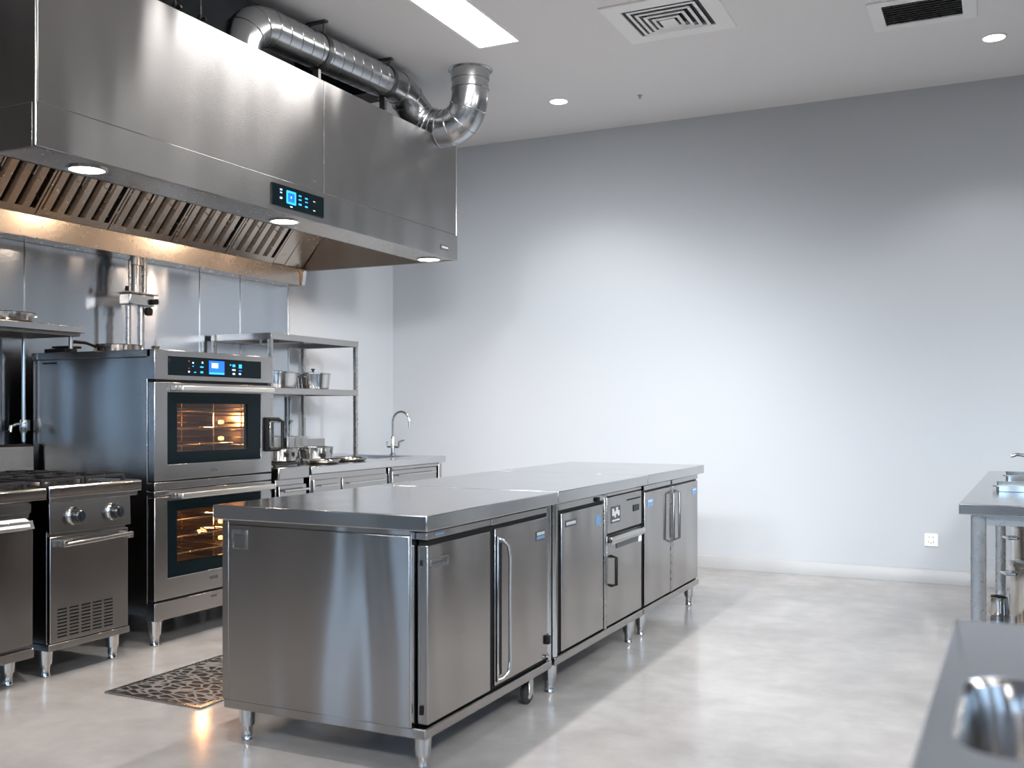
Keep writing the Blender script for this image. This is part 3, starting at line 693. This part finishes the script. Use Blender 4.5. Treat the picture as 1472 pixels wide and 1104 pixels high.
# ------------------------------------------------------------------ right hand wall counter
CXF = -3.85
t = thing('small_range', 'small dark fronted stainless cooker between the oven and the long counter', 'stove', (-4.3, 4.92, 0))
MB().box(-4.74, CXF-.03, 4.77, 5.04, .14, .80).build('body', M['steel'], t, .002)
MB().box(-4.78, CXF+.0, 4.765, 5.06, .80, .875).build('cooktop', M['steel'], t, .006)
d = MB().box(CXF-.028, CXF-.006, 4.775, 5.035, .17, .765).build('door', M['steel'], t, .003)
MB().box(CXF-.006, CXF-.003, 4.80, 5.01, .25, .70).build('window', M['gloss'], d)
MB().tube([(CXF+.02, 4.79, .735), (CXF+.02, 5.02, .735)], .009, 10).build('handle', M['chrome'], d)
for (x, y) in ((-3.93, 4.80), (-3.93, 5.01), (-4.68, 4.80), (-4.68, 5.01)): foot(x, y, .14, t, r=.028)
grate(t, -4.18, -3.90, 4.79, 5.04, .875, .022); grate(t, -4.50, -4.22, 4.79, 5.04, .875, .022)

def drawer(parent, y0, y1, z0, z1, hd=True, x=CXF-.02):
    d = MB().box(x, x+.018, y0, y1, z0, z1).build('drawer', M['steel'], parent, .002)
    if hd: MB().prism([(x+.018, z1-.028), (x+.040, z1-.034), (x+.040, z1-.040), (x+.018, z1-.036)], 'y', y0+.05, y1-.05).build('handle', M['chrome'], d)
    return d
t = thing('base_cabinet', 'stainless base cabinet with a short drawer nearest the small cooker', 'cabinet', (-4.3, 5.5, 0), 'cabinets under the wall counter')
MB().box(-4.78, CXF-.022, 5.09, 5.955, .14, .815).build('body', M['steel'], t, .002)
drawer(t, 5.105, 5.39, .45, .778); drawer(t, 5.41, 5.94, .45, .775)
for (a, b) in ((5.105, 5.39), (5.41, 5.94)): MB().box(CXF-.02, CXF-.002, a, b, .17, .44).build('door', M['steel'], t, .002)
for (x, y) in ((-3.93, 5.13), (-3.93, 5.91), (-4.7, 5.13), (-4.7, 5.91)): foot(x, y, .14, t, r=.028)
t = thing('base_cabinet', 'stainless base cabinet at the far end of the wall counter under the tap', 'cabinet', (-4.3, 6.35, 0), 'cabinets under the wall counter')
MB().box(-4.78, CXF-.022, 5.99, 6.70, .14, .61).box(-4.78, CXF-.022, 5.99, 6.01, .611, .815).box(-4.78, CXF-.022, 6.68, 6.70, .611, .815).build('body', M['steel'], t, .002)
MB().box(CXF-.02, CXF-.002, 6.01, 6.62, .17, .79).build('door', M['steel'], t, .002)
MB().box(CXF-.022, CXF-.004, 6.01, 6.65, .793, .815).build('front_rail', M['steel'], t, .001)
MB().box(CXF-.024, CXF-.002, 6.655, 6.70, .14, .812).build('corner_post', M['steel'], t, .002)
MB().tube([(CXF+.02, 6.05, .755), (CXF+.02, 6.58, .755)], .006, 8).build('handle', M['chrome'], t)
for (x, y) in ((-3.93, 6.05), (-3.93, 6.66), (-4.7, 6.05), (-4.7, 6.66)): foot(x, y, .14, t, r=.028)
t = thing('counter_worktop', 'long stainless worktop along the white left wall below the shelf rack', 'worktop', (-4.35, 5.92, .82))
mb = MB(); mb.ring(rrect(-4.885, CXF+.0, 5.08, 6.76), rrect(-4.60, -4.05, 6.14, 6.60), 'z', .818, .865); mb.build('top', M['top'], t, .003)
MB().box(-4.888, -4.872, 5.08, 6.60, .865, .99).build('upstand', M['steel'], t, .002)
mb = MB(); b0 = rrect(-4.60, -4.05, 6.14, 6.60)
mb.ring(b0, rrect(-4.59, -4.06, 6.15, 6.59), 'z', .62, .866); mb.prism(rrect(-4.60, -4.05, 6.14, 6.60), 'z', .615, .62)
mb.build('sink_basin', M['sink'], t)
# tap
t = thing('gooseneck_tap', 'tall gooseneck mixer tap at the far end of the wall counter', 'tap', (-4.27, 6.66, .866))
fx, fy = -4.55, 6.665
fx, fy = -4.27, 6.665
MB().lathe((fx, fy, .866), [(0, 0), (.028, 0), (.028, .008), (.018, .014), (.016, .14), (.012, .15)], n=18).build('base', M['chrome'], t)
MB().tube([(fx, fy, 1.0), (fx, fy, 1.13)]+[(fx+.075-.075*math.cos(math.radians(a)), fy, 1.13+.075*math.sin(math.radians(a))) for a in range(15, 181, 15)]+[(fx+.152, fy, 1.08)], .0095, 12).build('spout', M['chrome'], t)
for s in (-1, 1):
    MB().tube([(fx, fy, .93), (fx+s*.05, fy, .93), (fx+s*.055, fy, .94), (fx+s*.055, fy, .97)], .008, 8).build('valve', M['chrome'], t)
MB().tube([(fx+.055, fy, .972), (fx+.11, fy-.01, .985)], .006, 8).build('lever', M['chrome'], t)

# shelf rack
t = thing('shelf_rack', 'open stainless two tier shelf rack standing on the wall counter', 'shelf', (-4.62, 5.8, .866))
SX0, SX1, SY0, SY1 = -4.865, -4.35, 5.30, 6.31
for (x, y) in ((SX0+.015, SY0+.015), (SX1-.015, SY0+.015), (SX0+.015, SY1-.015), (SX1-.015, SY1-.015)):
    MB().prism(rrect(x-.014, x+.014, y-.014, y+.014, .004, 2), 'z', .866, 1.70).build('post', M['satin'], t)
for z in (1.69, 1.325):
    mb = MB(); mb.box(SX0, SX1, SY0, SY1, z+.032, z+.042)
    mb.ring(rrect(SX0, SX1, SY0, SY1), rrect(SX0+.008, SX1-.008, SY0+.008, SY1-.008), 'z', z, z+.033)
    mb.build('shelf', M['steel'], t, .001)
    MB().box(SX0+.03, SX1-.03, 5.79, 5.82, z+.012, z+.031).build('stiffener', M['satin'], t)
Z2 = 1.3675
pan(-4.60, 5.60, Z2, .19, .105, 'wide steel pot on the rack middle shelf next to the oven', None, 'cooking_pot', 'pot', True, loops=True)
pan(-4.55, 6.02, Z2, .125, .11, 'steel saucepan with a lid at the right of the rack middle shelf', None, 'cooking_pot', 'pot', True, loops=True)
# on the counter
def gn(x0, x1, y0, y1, z, h, label, name='steel_food_tray', mat='steel', group=None):
    t = thing(name, label, 'tray', ((x0+x1)/2, (y0+y1)/2, z), group)
    mb = MB(); mb.ring(rrect(x0, x1, y0, y1, .02, 3), rrect(x0+.006, x1-.006, y0+.006, y1-.006, .016, 3), 'z', z, z+h)
    mb.prism(rrect(x0+.004, x1-.004, y0+.004, y1-.004, .016, 3), 'z', z, z+.004)
    mb.build('tray_body', M[mat], t)
    MB().ring(rrect(x0-.012, x1+.012, y0-.012, y1+.012, .024, 3), rrect(x0+.004, x1-.004, y0+.004, y1-.004, .016, 3), 'z', z+h, z+h+.005).build('rim', M['chrome'], t)
    return t
gn(-4.84, -4.67, 5.56, 5.84, .8665, .15, 'tall steel food container at the back of the wall counter')
gn(-4.84, -4.67, 5.88, 6.12, .8665, .15, 'tall steel food container right of its twin behind the sink')
pan(-4.47, 5.52, .8665, .14, .085, 'wide steel pot on the wall counter nearest the oven', None, 'cooking_pot', 'pot', loops=True)
pan(-4.42, 5.87, .8665, .13, .085, 'round steel pot on the counter left of the sink', None, 'cooking_pot', 'pot', loops=True)
pan(-4.05, 5.45, .8665, .12, .02, 'flat round steel plate on the counter front edge', None, 'steel_plate', 'plate')
pan(-4.08, 5.80, .8665, .13, .018, 'flat shiny steel dish on the counter close to the sink', None, 'steel_plate', 'plate')
t = thing('wall_tap', 'small wall tap with a pipe behind the shelf rack', 'tap', (-4.88, 6.10, 1.1))
MB().tube([(-4.87, 6.16, 1.32), (-4.87, 6.16, 1.02)], .012, 10).build('pipe', M['satin'], t)
MB().tube([(-4.85, 6.16, 1.13), (-4.80, 6.08, 1.135), (-4.79, 6.05, 1.12)], .009, 8).build('spout', M['satin'], t)
t = thing('sauce_pot', 'small glossy pot with side knob on the counter beside the oven', 'pot', (-4.70, 5.30, .8665))
MB().lathe((-4.70, 5.30, .8665), [(0, 0), (.05, 0), (.055, .11), (.06, .112), (.05, .11), (.045, .006), (0, .006)], n=28).build('pot_body', M['chrome'], t)
MB().lathe((-4.70, 5.30, .979), [(.062, 0), (.062, .006), (.02, .014), (0, .015)], n=28).build('lid', M['chrome'], t)

# ------------------------------------------------------------------ island
IX0, IX1 = -2.565, -1.71
TZ0, TZ1 = .825, .873
def island_unit(y0, y1, label, extra_front=False):
    t = thing('prep_cabinet', label, 'cabinet', ((IX0+IX1)/2, (y0+y1)/2, 0), 'cabinets of the kitchen island')
    MB().box(IX0+.004, IX1-.05, y0+.004, y1-.004, .165, .812).build('body', M['island'], t, .002)
    # base frame
    MB().box(IX0, IX1+.004, y0, y1, .128, .163).build('base_frame', M['island'], t, .004, 3)
    return t
def front_rail(t, y0, y1):
    return MB().box(IX1-.05, IX1-.002, y0, y1, .785, .815).build('front_rail', M['steel'], t, .003)
# near unit
t = island_unit(2.86, 3.90, 'nearest island cabinet with a broad plain end panel and two big doors')
MB().box(IX0, IX0+.030, 2.853, 2.862, .163, .818).build('corner_post', M['island'], t, .002)
MB().box(IX0+.032, IX1-.052, 2.850, 2.858, .163, .800).build('end_panel', M['island'], t, .003)
MB().box(IX0+.032, IX1-.052, 2.8545, 2.8615, .803, .818).build('top_strip', M['island'], t, .001)
MB().box(IX1-.052, IX1-.046, 2.853, 2.88, .165, .815).build('corner_strip', M['chrome'], t, .001)
MB().ring(rrect(-2.515, -2.445, .715, .785, .004, 2), rrect(-2.510, -2.450, .720, .770, .003, 2), 'y', 2.846, 2.850).build('label_plate', M['satin'], t)
MB().box(-2.505, -2.455, 2.8485, 2.850, .724, .766).build('label_print', M['steel'], t)
MB().box(IX1-.046, IX1-.012, 2.90, 3.885, .165, .812).build('door_gap_shade', M['black'], t)  # solid black filler, painted shade for the gaps around the doors
MB().box(IX1-.045, IX1-.001, 2.878, 3.345, .787, .812).build('front_rail', M['steel'], t, .003)
MB().box(IX1-.045, IX1-.001, 3.352, 3.86, .787, .812).build('front_rail', M['steel'], t, .003)
MB().box(IX1-.001, IX1+.001, 2.93, 2.99, .797, .805).build('rail_label', M['sticker'], t, label='small blue mark')
d = MB().box(IX1-.040, IX1, 2.882, 3.338, .172, .768).build('door', M['island'], t, .003)
MB().ring(rrect(2.90, 3.02, .690, .722, .006, 3), rrect(2.904, 3.016, .694, .718, .004, 3), 'x', IX1, IX1+.0015).build('nameplate', M['satin'], d)
for k in range(8): MB().box(IX1, IX1+.001, 2.912+k*.012, 2.919+k*.012, .702, .710).build('print', M['plate'], d)
MB().box(IX1-.030, IX1-.020, 2.8805, 2.883, .70, .72).build('hinge_screw', M['black'], d)
MB().box(IX1-.030, IX1-.018, 2.876, 2.8825, .205, .235).build('hinge', M['black'], d)
d = MB().box(IX1-.040, IX1, 3.378, 3.862, .180, .772).build('door', M['island'], t, .003)
# long arched pull along the left edge of the second door
MB().box(IX1-.0005, IX1+.0015, 3.392, 3.430, .215, .715).build('recess_shade', M['black'], d)  # flat black plate painting the shade inside the pull
hp = [(IX1, 3.395, .735), (IX1+.020, 3.402, .728), (IX1+.032, 3.425, .705), (IX1+.034, 3.436, .66), (IX1+.034, 3.436, .27), (IX1+.032, 3.428, .225), (IX1+.018, 3.405, .205), (IX1, 3.395, .200)]
MB().tube(hp, .0065, 10).build('handle', M['chrome'], d)
MB().box(IX1, IX1+.012, 3.378, 3.388, .195, .745).build('handle_rim', M['chrome'], d, .003)
MB().box(IX1, IX1+.002, 3.745, 3.835, .682, .722).build('label_plate', M['plate'], d)
MB().box(IX1+.002, IX1+.0028, 3.752, 3.828, .688, .700).build('label_print', M['sticker'], d)
for k in range(5): MB().box(IX1+.002, IX1+.0028, 3.755+k*.015, 3.765+k*.015, .704, .716).build('print', M['platelight'], d)
MB().box(IX1, IX1+.012, 3.845, 3.868, .24, .275).build('hinge', M['black'], d)
MB().lathe((IX1+.002, 3.85, .185), [(0, 0), (.010, 0), (.012, .012), (0, .014)], 'x', 12).build('hinge_pin', M['chrome'], d)
MB().lathe((IX1-.012, 3.888, 0), [(0, .165), (.016, .165), (.016, .815), (0, .815)], n=16).build('corner_post', M['chrome'], t)
for (x, y) in ((IX0+.055, 2.925), (IX1-.045, 2.925), (IX0+.055, 3.80)): foot(x, y, .13, t, r=.027)
c = MB().box(IX1-.085, IX1-.035, 3.755, 3.815, .105, .128).build('caster', M['satin'], t, .003)
MB().lathe((IX1-.06, 3.785, .045), [(0, -.014), (.036, -.014), (.045, -.008), (.045, .008), (.036, .014), (0, .014)], 'x', 24).build('wheel', M['rubber'], c)
MB().lathe((IX1-.06, 3.785, .045), [(0, -.0155), (.024, -.0155), (.024, .0155), (0, .0155)], 'x', 20).build('hub', M['chrome'], c)
mb = MB(); mb.box(IX1-.082, IX1-.078, 3.765, 3.805, .035, .106); mb.box(IX1-.042, IX1-.038, 3.765, 3.805, .035, .106); mb.build('fork', M['chrome'], c, .002)
# middle unit
t = island_unit(3.935, 5.105, 'middle island cabinet with a door and a small control drawer')
MB().lathe((IX1-.014, 3.955, 0), [(0, .165), (.018, .165), (.018, .815), (0, .815)], n=16).build('corner_post', M['chrome'], t)
MB().box(IX1-.046, IX1-.012, 3.985, 5.10, .165, .812).build('door_gap_shade', M['black'], t)  # black filler again painting the door gaps dark
MB().box(IX1-.045, IX1-.001, 3.985, 4.53, .785, .815).build('front_rail', M['steel'], t, .003)
MB().box(IX1-.001, IX1+.010, 4.42, 4.45, .788, .808).build('latch', M['black'], t)
MB().box(IX1-.045, IX1+.001, 4.535, 4.565, .165, .815).build('divider_post', M['satin'], t, .002)
d = MB().box(IX1-.040, IX1, 4.015, 4.520, .172, .770).build('door', M['island'], t, .003)
MB().box(IX1, IX1+.002, 4.055, 4.18, .705, .735).build('label_plate', M['plate'], d)
for k in range(6): MB().box(IX1+.002, IX1+.0028, 4.064+k*.018, 4.077+k*.018, .714, .727).build('print', M['platelight'], d)
MB().box(IX1, IX1+.002, 4.425, 4.485, .675, .722).build('label_plate', M['sticker'], d)
MB().box(IX1-.03, IX1-.012, 4.010, 4.016, .70, .72).build('hinge', M['chrome'], d)
MB().box(IX1-.045, IX1-.001, 4.575, 5.09, .800, .815).build('front_rail', M['steel'], t, .002)
d = MB().box(IX1-.040, IX1, 4.575, 5.090, .618, .795).build('drawer', M['island'], t, .003)
MB().box(IX1, IX1+.002, 4.625, 4.755, .664, .745).build('gauge_frame', M['darksteel'], d)
for (a, b, c_, e_) in ((4.64, 4.665, .70, .735), (4.67, 4.69, .69, .72), (4.695, 4.72, .705, .738), (4.722, 4.742, .695, .722), (4.64, 4.742, .672, .680)):
    MB().box(IX1+.002, IX1+.0028, a, b, c_, e_).build('print', M['platelight'], d)
MB().box(IX1, IX1+.003, 4.955, 5.045, .695, .727).build('display', M['gloss'], d)
MB().box(IX1, IX1+.002, 4.86, 5.07, .757, .764).build('drawer_slot', M['black'], d)
d = MB().box(IX1-.040, IX1, 4.575, 5.090, .172, .608).build('door', M['island'], t, .003)
MB().prism([(IX1, .607), (IX1+.022, .602), (IX1+.026, .585), (IX1+.020, .566), (IX1+.014, .566), (IX1+.016, .584), (IX1, .590)], 'y', 4.58, 5.085).build('handle', M['chrome'], d, .002)
MB().box(IX1, IX1+.003, 4.70, 5.03, .535, .566).build('recess_shade', M['plate'], d)  # flat dark plate painting the shade under the handle lip
MB().box(IX1, IX1+.012, 5.03, 5.06, .53, .58).build('latch', M['paper'], d, .003)
MB().tube([(IX1, 4.63, .505), (IX1+.026, 4.63, .500), (IX1+.026, 4.63, .368), (IX1, 4.63, .362)], .008, 10).build('grip', M['black'], d)
for (x, y) in ((IX1-.045, 3.985), (IX1-.045, 5.01), (IX0+.055, 3.985), (IX0+.055, 5.01)): foot(x, y, .13, t, r=.029)
# far unit
t = island_unit(5.125, 6.20, 'farthest island cabinet with paired doors and twin upright handles')
MB().box(IX1-.046, IX1-.012, 5.14, 6.19, .165, .812).build('door_gap_shade', M['black'], t)  # black block as painted shade between these doors
MB().box(IX1-.045, IX1-.001, 5.14, 5.62, .787, .815).build('front_rail', M['steel'], t, .003)
MB().box(IX1-.045, IX1-.001, 5.65, 6.19, .787, .815).build('front_rail', M['steel'], t, .003)
for (a, b, hy, l0, l1) in ((5.145, 5.610, 5.585, 5.19, 5.28), (5.655, 6.185, 5.70, 6.06, 6.155)):
    d = MB().box(IX1-.040, IX1, a, b, .172, .778).build('door', M['island'], t, .003)
    MB().tube([(IX1, hy, .748), (IX1+.026, hy, .740), (IX1+.026, hy, .475), (IX1, hy, .467)], .008, 10).build('handle', M['darksteel'], d)
    MB().box(IX1, IX1+.002, l0, l1, .697, .737).build('label_plate', M['sticker'], d)
    MB().box(IX1+.002, IX1+.0025, l0+.01, l1-.01, .722, .730).build('print', M['platelight'], d)
MB().box(IX1-.03, IX1+.001, 5.616, 5.648, .172, .778).build('centre_post', M['satin'], t)
for (x, y) in ((IX1-.045, 5.21), (IX1-.045, 6.14), (IX0+.055, 5.21), (IX0+.055, 6.14)): foot(x, y, .13, t, r=.027)
# worktops
for (a, b, lab) in ((2.83, 3.912, 'nearest stainless worktop of the island, reflecting the oven'),
                    (3.916, 5.112, 'middle stainless worktop of the island between the two seams'),
                    (5.114, 6.24, 'farthest stainless worktop of the island nearest the white wall')):
    o = MB().box(-2.59, -1.683, a, b, TZ0-.004, TZ1).build('island_worktop', M['top'], None, .0035, 3, org=(-2.13, (a+b)/2, TZ0))
    tag(o, lab, 'worktop', 'worktops of the kitchen island')

# floor mat
t = thing('floor_mat', 'flat grey floor mat with irregular dark holes left of the island', 'mat', (-3.2, 3.7, 0))
MB().ring(rrect(-3.47, -2.93, 3.13, 4.35), rrect(-3.445, -2.955, 3.155, 4.325), 'z', .0005, .008).build('rim', M['satin'], t, .002)
MB().box(-3.445, -2.955, 3.155, 4.325, .0005, .007).build('mat_surface', M['mat'], t)

# ------------------------------------------------------------------ right hand table
rz = Matrix.Translation(Vector((-.149, 4.336, 0))) @ Matrix.Rotation(math.radians(-2.0), 4, 'Z') @ Matrix.Translation(Vector((.149, -4.336, 0)))
X0, X1, Y0, Y1 = -.149, .75, 4.336, 6.74
t = thing('steel_table', 'stainless work table with lower shelf at the right frame edge', 'table', (.3, 5.5, 0))
MB().box(X0, X1, Y0, Y1, .808, .85).build('table_top', M['top'], t, .003, rot=rz)
MB().ring(rrect(X0+.06, X1-.06, Y0+.05, Y1-.05), rrect(X0+.08, X1-.08, Y0+.07, Y1-.07), 'z', .765, .808).build('apron', M['satin'], t, .001, rot=rz)
for (x, y) in ((X0+.04, Y0+.04), (X1-.10, Y0+.04), (X0+.04, Y1-.10), (X1-.10, Y1-.10)):
    MB().prism(rrect(x, x+.055, y, y+.055, .006, 2), 'z', 0, .80).build('leg', M['satin'], t, rot=rz)
MB().box(X0+.045, X1-.055, Y0+.09, Y1-.06, .10, .135).build('lower_shelf', M['top'], t, .003, rot=rz)
def tray(x0, x1, y0, y1, z, h, label, name='baking_tray'):
    t = thing(name, label, 'tray', ((x0+x1)/2, (y0+y1)/2, z), 'trays on the right table')
    mb = MB(); mb.ring(rrect(x0, x1, y0, y1, .015, 3), rrect(x0+.005, x1-.005, y0+.005, y1-.005, .012, 3), 'z', z, z+h); mb.prism(rrect(x0+.003, x1-.003, y0+.003, y1-.003, .012, 3), 'z', z, z+.004)
    mb.build('tray_body', M['chrome'], t)
    MB().ring(rrect(x0-.014, x1+.014, y0-.014, y1+.014, .02, 3), rrect(x0+.003, x1-.003, y0+.003, y1-.003, .012, 3), 'z', z+h, z+h+.004).build('rim', M['chrome'], t)
tray(-.02, .40, 5.05, 5.35, .8515, .022, 'shallow steel tray at the front of the right table')
tray(.02, .42, 5.60, 5.95, .8515, .038, 'deeper steel tray behind the shallow one on the right table')
t = thing('table_tap', 'tall steel tap at the back of the right table, cut by the frame', 'tap', (.16, 6.2, .851))
MB().cyl((.145, 6.2, .851), (.145, 6.2, .99), .022, n=18).build('base', M['satin'], t)
MB().tube([(.145, 6.2, .965), (.08, 6.16, .975), (.05, 6.15, .965)], .009, 10).build('lever', M['chrome'], t)
MB().tube([(.145, 6.2, .98), (.145, 6.2, 1.02), (.19, 6.2, 1.05)], .014, 12).build('spout', M['chrome'], t)
def stockpot(x, y, z, r, h, label, lid=True):
    t = thing('stockpot', label, 'pot', (x, y, z), 'pots on the lower table shelf')
    MB().lathe((x, y, z), [(0, 0), (r*.96, 0), (r, .008), (r, h-.01), (r+.007, h-.006), (r+.007, h), (r-.004, h), (r-.006, .01), (0, .008)], n=40).build('pot_body', M['chrome'], t)
    for a in (200, 20):
        A = math.radians(a); dx, dy = math.cos(A), math.sin(A)
        p = [Vector((x+dx*(r-.003)-dy*s*.04, y+dy*(r-.003)+dx*s*.04, z+h*.86)) for s in (-1, 1)]
        o_ = Vector((dx, dy, 0))*.04
        MB().tube([p[0], p[0]+o_, p[1]+o_, p[1]], .007, 8).build('handle', M['chrome'], t)
    if lid:
        MB().lathe((x, y, z+h+.001), [(r+.01, 0), (r+.01, .008), (r*.9, .014), (0, .02), (0, .016), (r*.9, .008)], n=40).build('lid', M['chrome'], t)
        MB().tube([(x-.04, y, z+h+.016), (x-.035, y, z+h+.045), (x+.035, y, z+h+.045), (x+.04, y, z+h+.016)], .006, 8).build('lid_handle', M['chrome'], t)
stockpot(.165, 5.66, .1365, .125, .31, 'big steel stockpot at the front of the lower table shelf')
stockpot(.22, 6.10, .1365, .17, .46, 'taller steel stockpot behind the front one on the shelf')
t = thing('steel_jug', 'small steel jug on the lower shelf beside the front stockpot', 'jug', (-.02, 5.93, .1365))
MB().lathe((-.01, 5.93, .1365), [(0, 0), (.05, 0), (.052, .006), (.045, .09), (.052, .095), (.044, .09), (.044, .01), (0, .008)], n=28).build('jug_body', M['chrome'], t)
MB().tube([(.0, 5.89, .22), (.0, 5.84, .215), (.0, 5.84, .16), (.0, 5.885, .15)], .005, 8).build('handle', M['chrome'], t)

# ------------------------------------------------------------------ foreground sink counter
t = thing('sink_counter', 'blurred steel sink counter in the right foreground corner', 'sink', (.5, .9, 0))
ox, oy = -.062, 1.68
r1 = Matrix.Translation(Vector((ox, oy, 0))) @ Matrix.Rotation(math.radians(-.9), 4, 'Z') @ Matrix.Translation(Vector((-ox, -oy, 0)))
outer = rrect(-.062, 1.3, .35, 1.68, .012, 6); inner = rrect(-.045+.012, .62, 1.03, 1.34, .055, 6)
mb = MB(); mb.ring(outer, inner, 'z', .896, .900); mb.build('counter_top', M['sink'], t, .0015, rot=r1)
mb = MB(); mb.ring(outer, rrect(-.056, 1.294, .356, 1.674, .008, 6), 'z', .85, .896); mb.build('edge', M['sink'], t, rot=r1)
mb = MB()
f = mb.bm.verts.new
rings = []
for (ins, z) in ((0, .899), (.006, .893), (.012, .86), (.016, .73), (.03, .712), (.06, .706)):
    rr_ = rrect(-.033+ins, .62-ins, 1.03+ins, 1.34-ins, .055, 6); rings.append([f((u, v, z)) for u, v in rr_])
for a, b in zip(rings, rings[1:]):
    for i in range(len(a)): j = (i+1) % len(a); mb.bm.faces.new([a[i], a[j], b[j], b[i]])
mb.bm.faces.new(rings[-1])
mb.build('basin', M['steel'], t, rot=r1)
MB().box(.0, 1.25, .40, 1.62, .10, .69).build('cabinet_body', M['steel'], t, rot=r1)
for (x, y) in ((.0, .42), (.0, 1.60), (1.2, .42), (1.2, 1.60)): MB().box(x-.02, x+.02, y-.02, y+.02, 0, .85).build('leg', M['satin'], t, rot=r1)

# ------------------------------------------------------------------ light
def area(name, loc, rot, sx, sy, e, col=(1, 1, 1), spread=180, portal=False):
    l = bpy.data.lights.new(name, 'AREA'); l.shape = 'RECTANGLE'; l.size = sx; l.size_y = sy; l.energy = e; l.color = col; l.spread = math.radians(spread)
    if portal: l.cycles.is_portal = True
    o = bpy.data.objects.new(name, l); COL.objects.link(o); o.location = loc; o.rotation_euler = rot; return o
def spot(name, loc, target, e, size, blend, col=(1, 1, 1), soft=.05):
    l = bpy.data.lights.new(name, 'SPOT'); l.energy = e; l.spot_size = math.radians(size); l.spot_blend = blend; l.color = col; l.shadow_soft_size = soft
    o = bpy.data.objects.new(name, l); COL.objects.link(o); o.location = loc
    o.rotation_euler = (Vector(target)-Vector(loc)).to_track_quat('-Z', 'Y').to_euler(); return o
for h in WR: area('window_portal', (XR+.05, (h[0]+h[1])/2, (h[2]+h[3])/2), (0, PI/2, 0), h[3]-h[2], h[1]-h[0], 1, portal=True)
for h in WF: area('window_portal', ((h[0]+h[1])/2, YF-.05, (h[2]+h[3])/2), (PI/2, 0, 0), h[1]-h[0], h[3]-h[2], 1, portal=True)
for h in WL: area('window_portal', (XL-.05, (h[0]+h[1])/2, (h[2]+h[3])/2), (0, -PI/2, 0), h[3]-h[2], h[1]-h[0], 1, portal=True)
# the strip light in the ceiling
area('strip_lamp', (-2.8, 4.85, ZC-.008), (0, 0, 0), .26, 1.44, 15, (1, .98, .96))
spot('downlight_lamp', (-2.923, 6.805, ZC-.02), (-2.923, 6.805, 0), 40, 110, .6, (1, .95, .9))
spot('downlight_lamp', (-.037, 6.795, ZC-.02), (-.037, 6.795, 0), 40, 110, .6, (1, .97, .95))
for (x, y, e) in ((-.9, 1.2, 14), (1.6, 1.4, 45), (1.7, 3.9, 60), (-.9, -1.4, 35), (1.8, -1.2, 40), (-3.0, .4, 14)):  # unseen area lights added to lift the ambient level
    area('ambient_fill', (x, y, ZC-.01), (0, 0, 0), .6, 1.2, e, (1, .975, .95))
# unseen wash lights added behind the camera to brighten the lower end wall
for (x, tx, e) in ((-2.4, -2.6, 600), (-1.2, -1.5, 450), (0, -.2, 430), (1.2, 1.0, 760), (2.3, 2.2, 940), (.6, -3.9, 600), (1.6, -4.6, 640)):
    spot('wall_fill', (x, -1.0, 3.3), (tx, YB, .05 if x < 1.1 or tx < -3 else -.5), e*1.1, 38, .6, (.94, .975, 1), .30)
spot('wall_fill', (2.9, 4.6, 3.2), (-4.9, 6.8, .9), 760, 38, 1, (.96, .98, 1), .35)  # added fill for the left wall past the hood end
spot('wall_fill', (2.9, 2.2, 3.3), (-4.1, YB, .9), 1500, 40, 1, (.96, .98, 1), .35)  # added fill for the left part of the end wall
for y in (2.3, 4.3): spot('downlight_lamp', (-2.2, y, ZC-.03), (-2.0, y+.3, 0), 210, 125, .5, (1, .965, .93), .05)
for yy in (3.4, 4.6, 5.75):  # added warm fill hidden behind the lip to brighten the hood interior
    li = bpy.data.lights.new('hood_inner_fill', 'POINT'); li.energy = 9; li.color = (1, .76, .56); li.shadow_soft_size = .04
    lo = bpy.data.objects.new('hood_inner_fill', li); COL.objects.link(lo); lo.location = (-3.74, yy, 2.55)
for yy in (3.13, 4.47, 6.04): spot('hood_lamp', (-3.575, yy, HZ0-.015), (-3.85, yy, 0), 30, 170, .5, (1, .74, .54), .05)

# world: overcast sky over dim ground
w = bpy.data.worlds.new('sky'); sc.world = w; w.use_nodes = True; nt = w.node_tree
for n in list(nt.nodes): nt.nodes.remove(n)
N, L = nt.nodes.new, nt.links.new
out = N('ShaderNodeOutputWorld'); bg = N('ShaderNodeBackground'); tc = N('ShaderNodeTexCoord'); sp = N('ShaderNodeSeparateXYZ'); rp = N('ShaderNodeValToRGB')
L(tc.outputs['Generated'], sp.inputs[0])
mr = N('ShaderNodeMapRange'); mr.inputs['From Min'].default_value = -1; mr.inputs['From Max'].default_value = 1; L(sp.outputs['Z'], mr.inputs['Value']); L(mr.outputs[0], rp.inputs[0])
e = rp.color_ramp.elements; e[0].position = .46; e[0].color = (.05, .05, .05, 1); e[1].position = .53; e[1].color = (.55, .78, 1, 1)
x = e.new(.75); x.color = (.42, .66, 1, 1)
L(rp.outputs[0], bg.inputs[0]); bg.inputs[1].default_value = 4.0; L(bg.outputs[0], out.inputs[0])

# ------------------------------------------------------------------ camera
cd = bpy.data.cameras.new('camera'); cam = bpy.data.objects.new('camera', cd); COL.objects.link(cam)
cam.location = (0, 0, 1.22); cam.rotation_euler = (PI/2, 0, math.radians(25.9))
cd.sensor_width = 36; cd.lens = 1447/1472*36; cd.shift_y = 37/1472
cd.clip_start = .05
cd.dof.use_dof = True; cd.dof.focus_distance = 5.0; cd.dof.aperture_fstop = 3.2
sc.camera = cam
sc.view_settings.view_transform = 'Standard'; sc.view_settings.look = 'None'; sc.view_settings.gamma = 1; sc.view_settings.use_curve_mapping = False
sc.view_settings.exposure = 0.0
sc.cycles.use_denoising = True
sc.cycles.max_bounces = 10; sc.cycles.glossy_bounces = 6; sc.cycles.diffuse_bounces = 5; sc.cycles.transparent_max_bounces = 8
sc.cycles.sample_clamp_indirect = 6
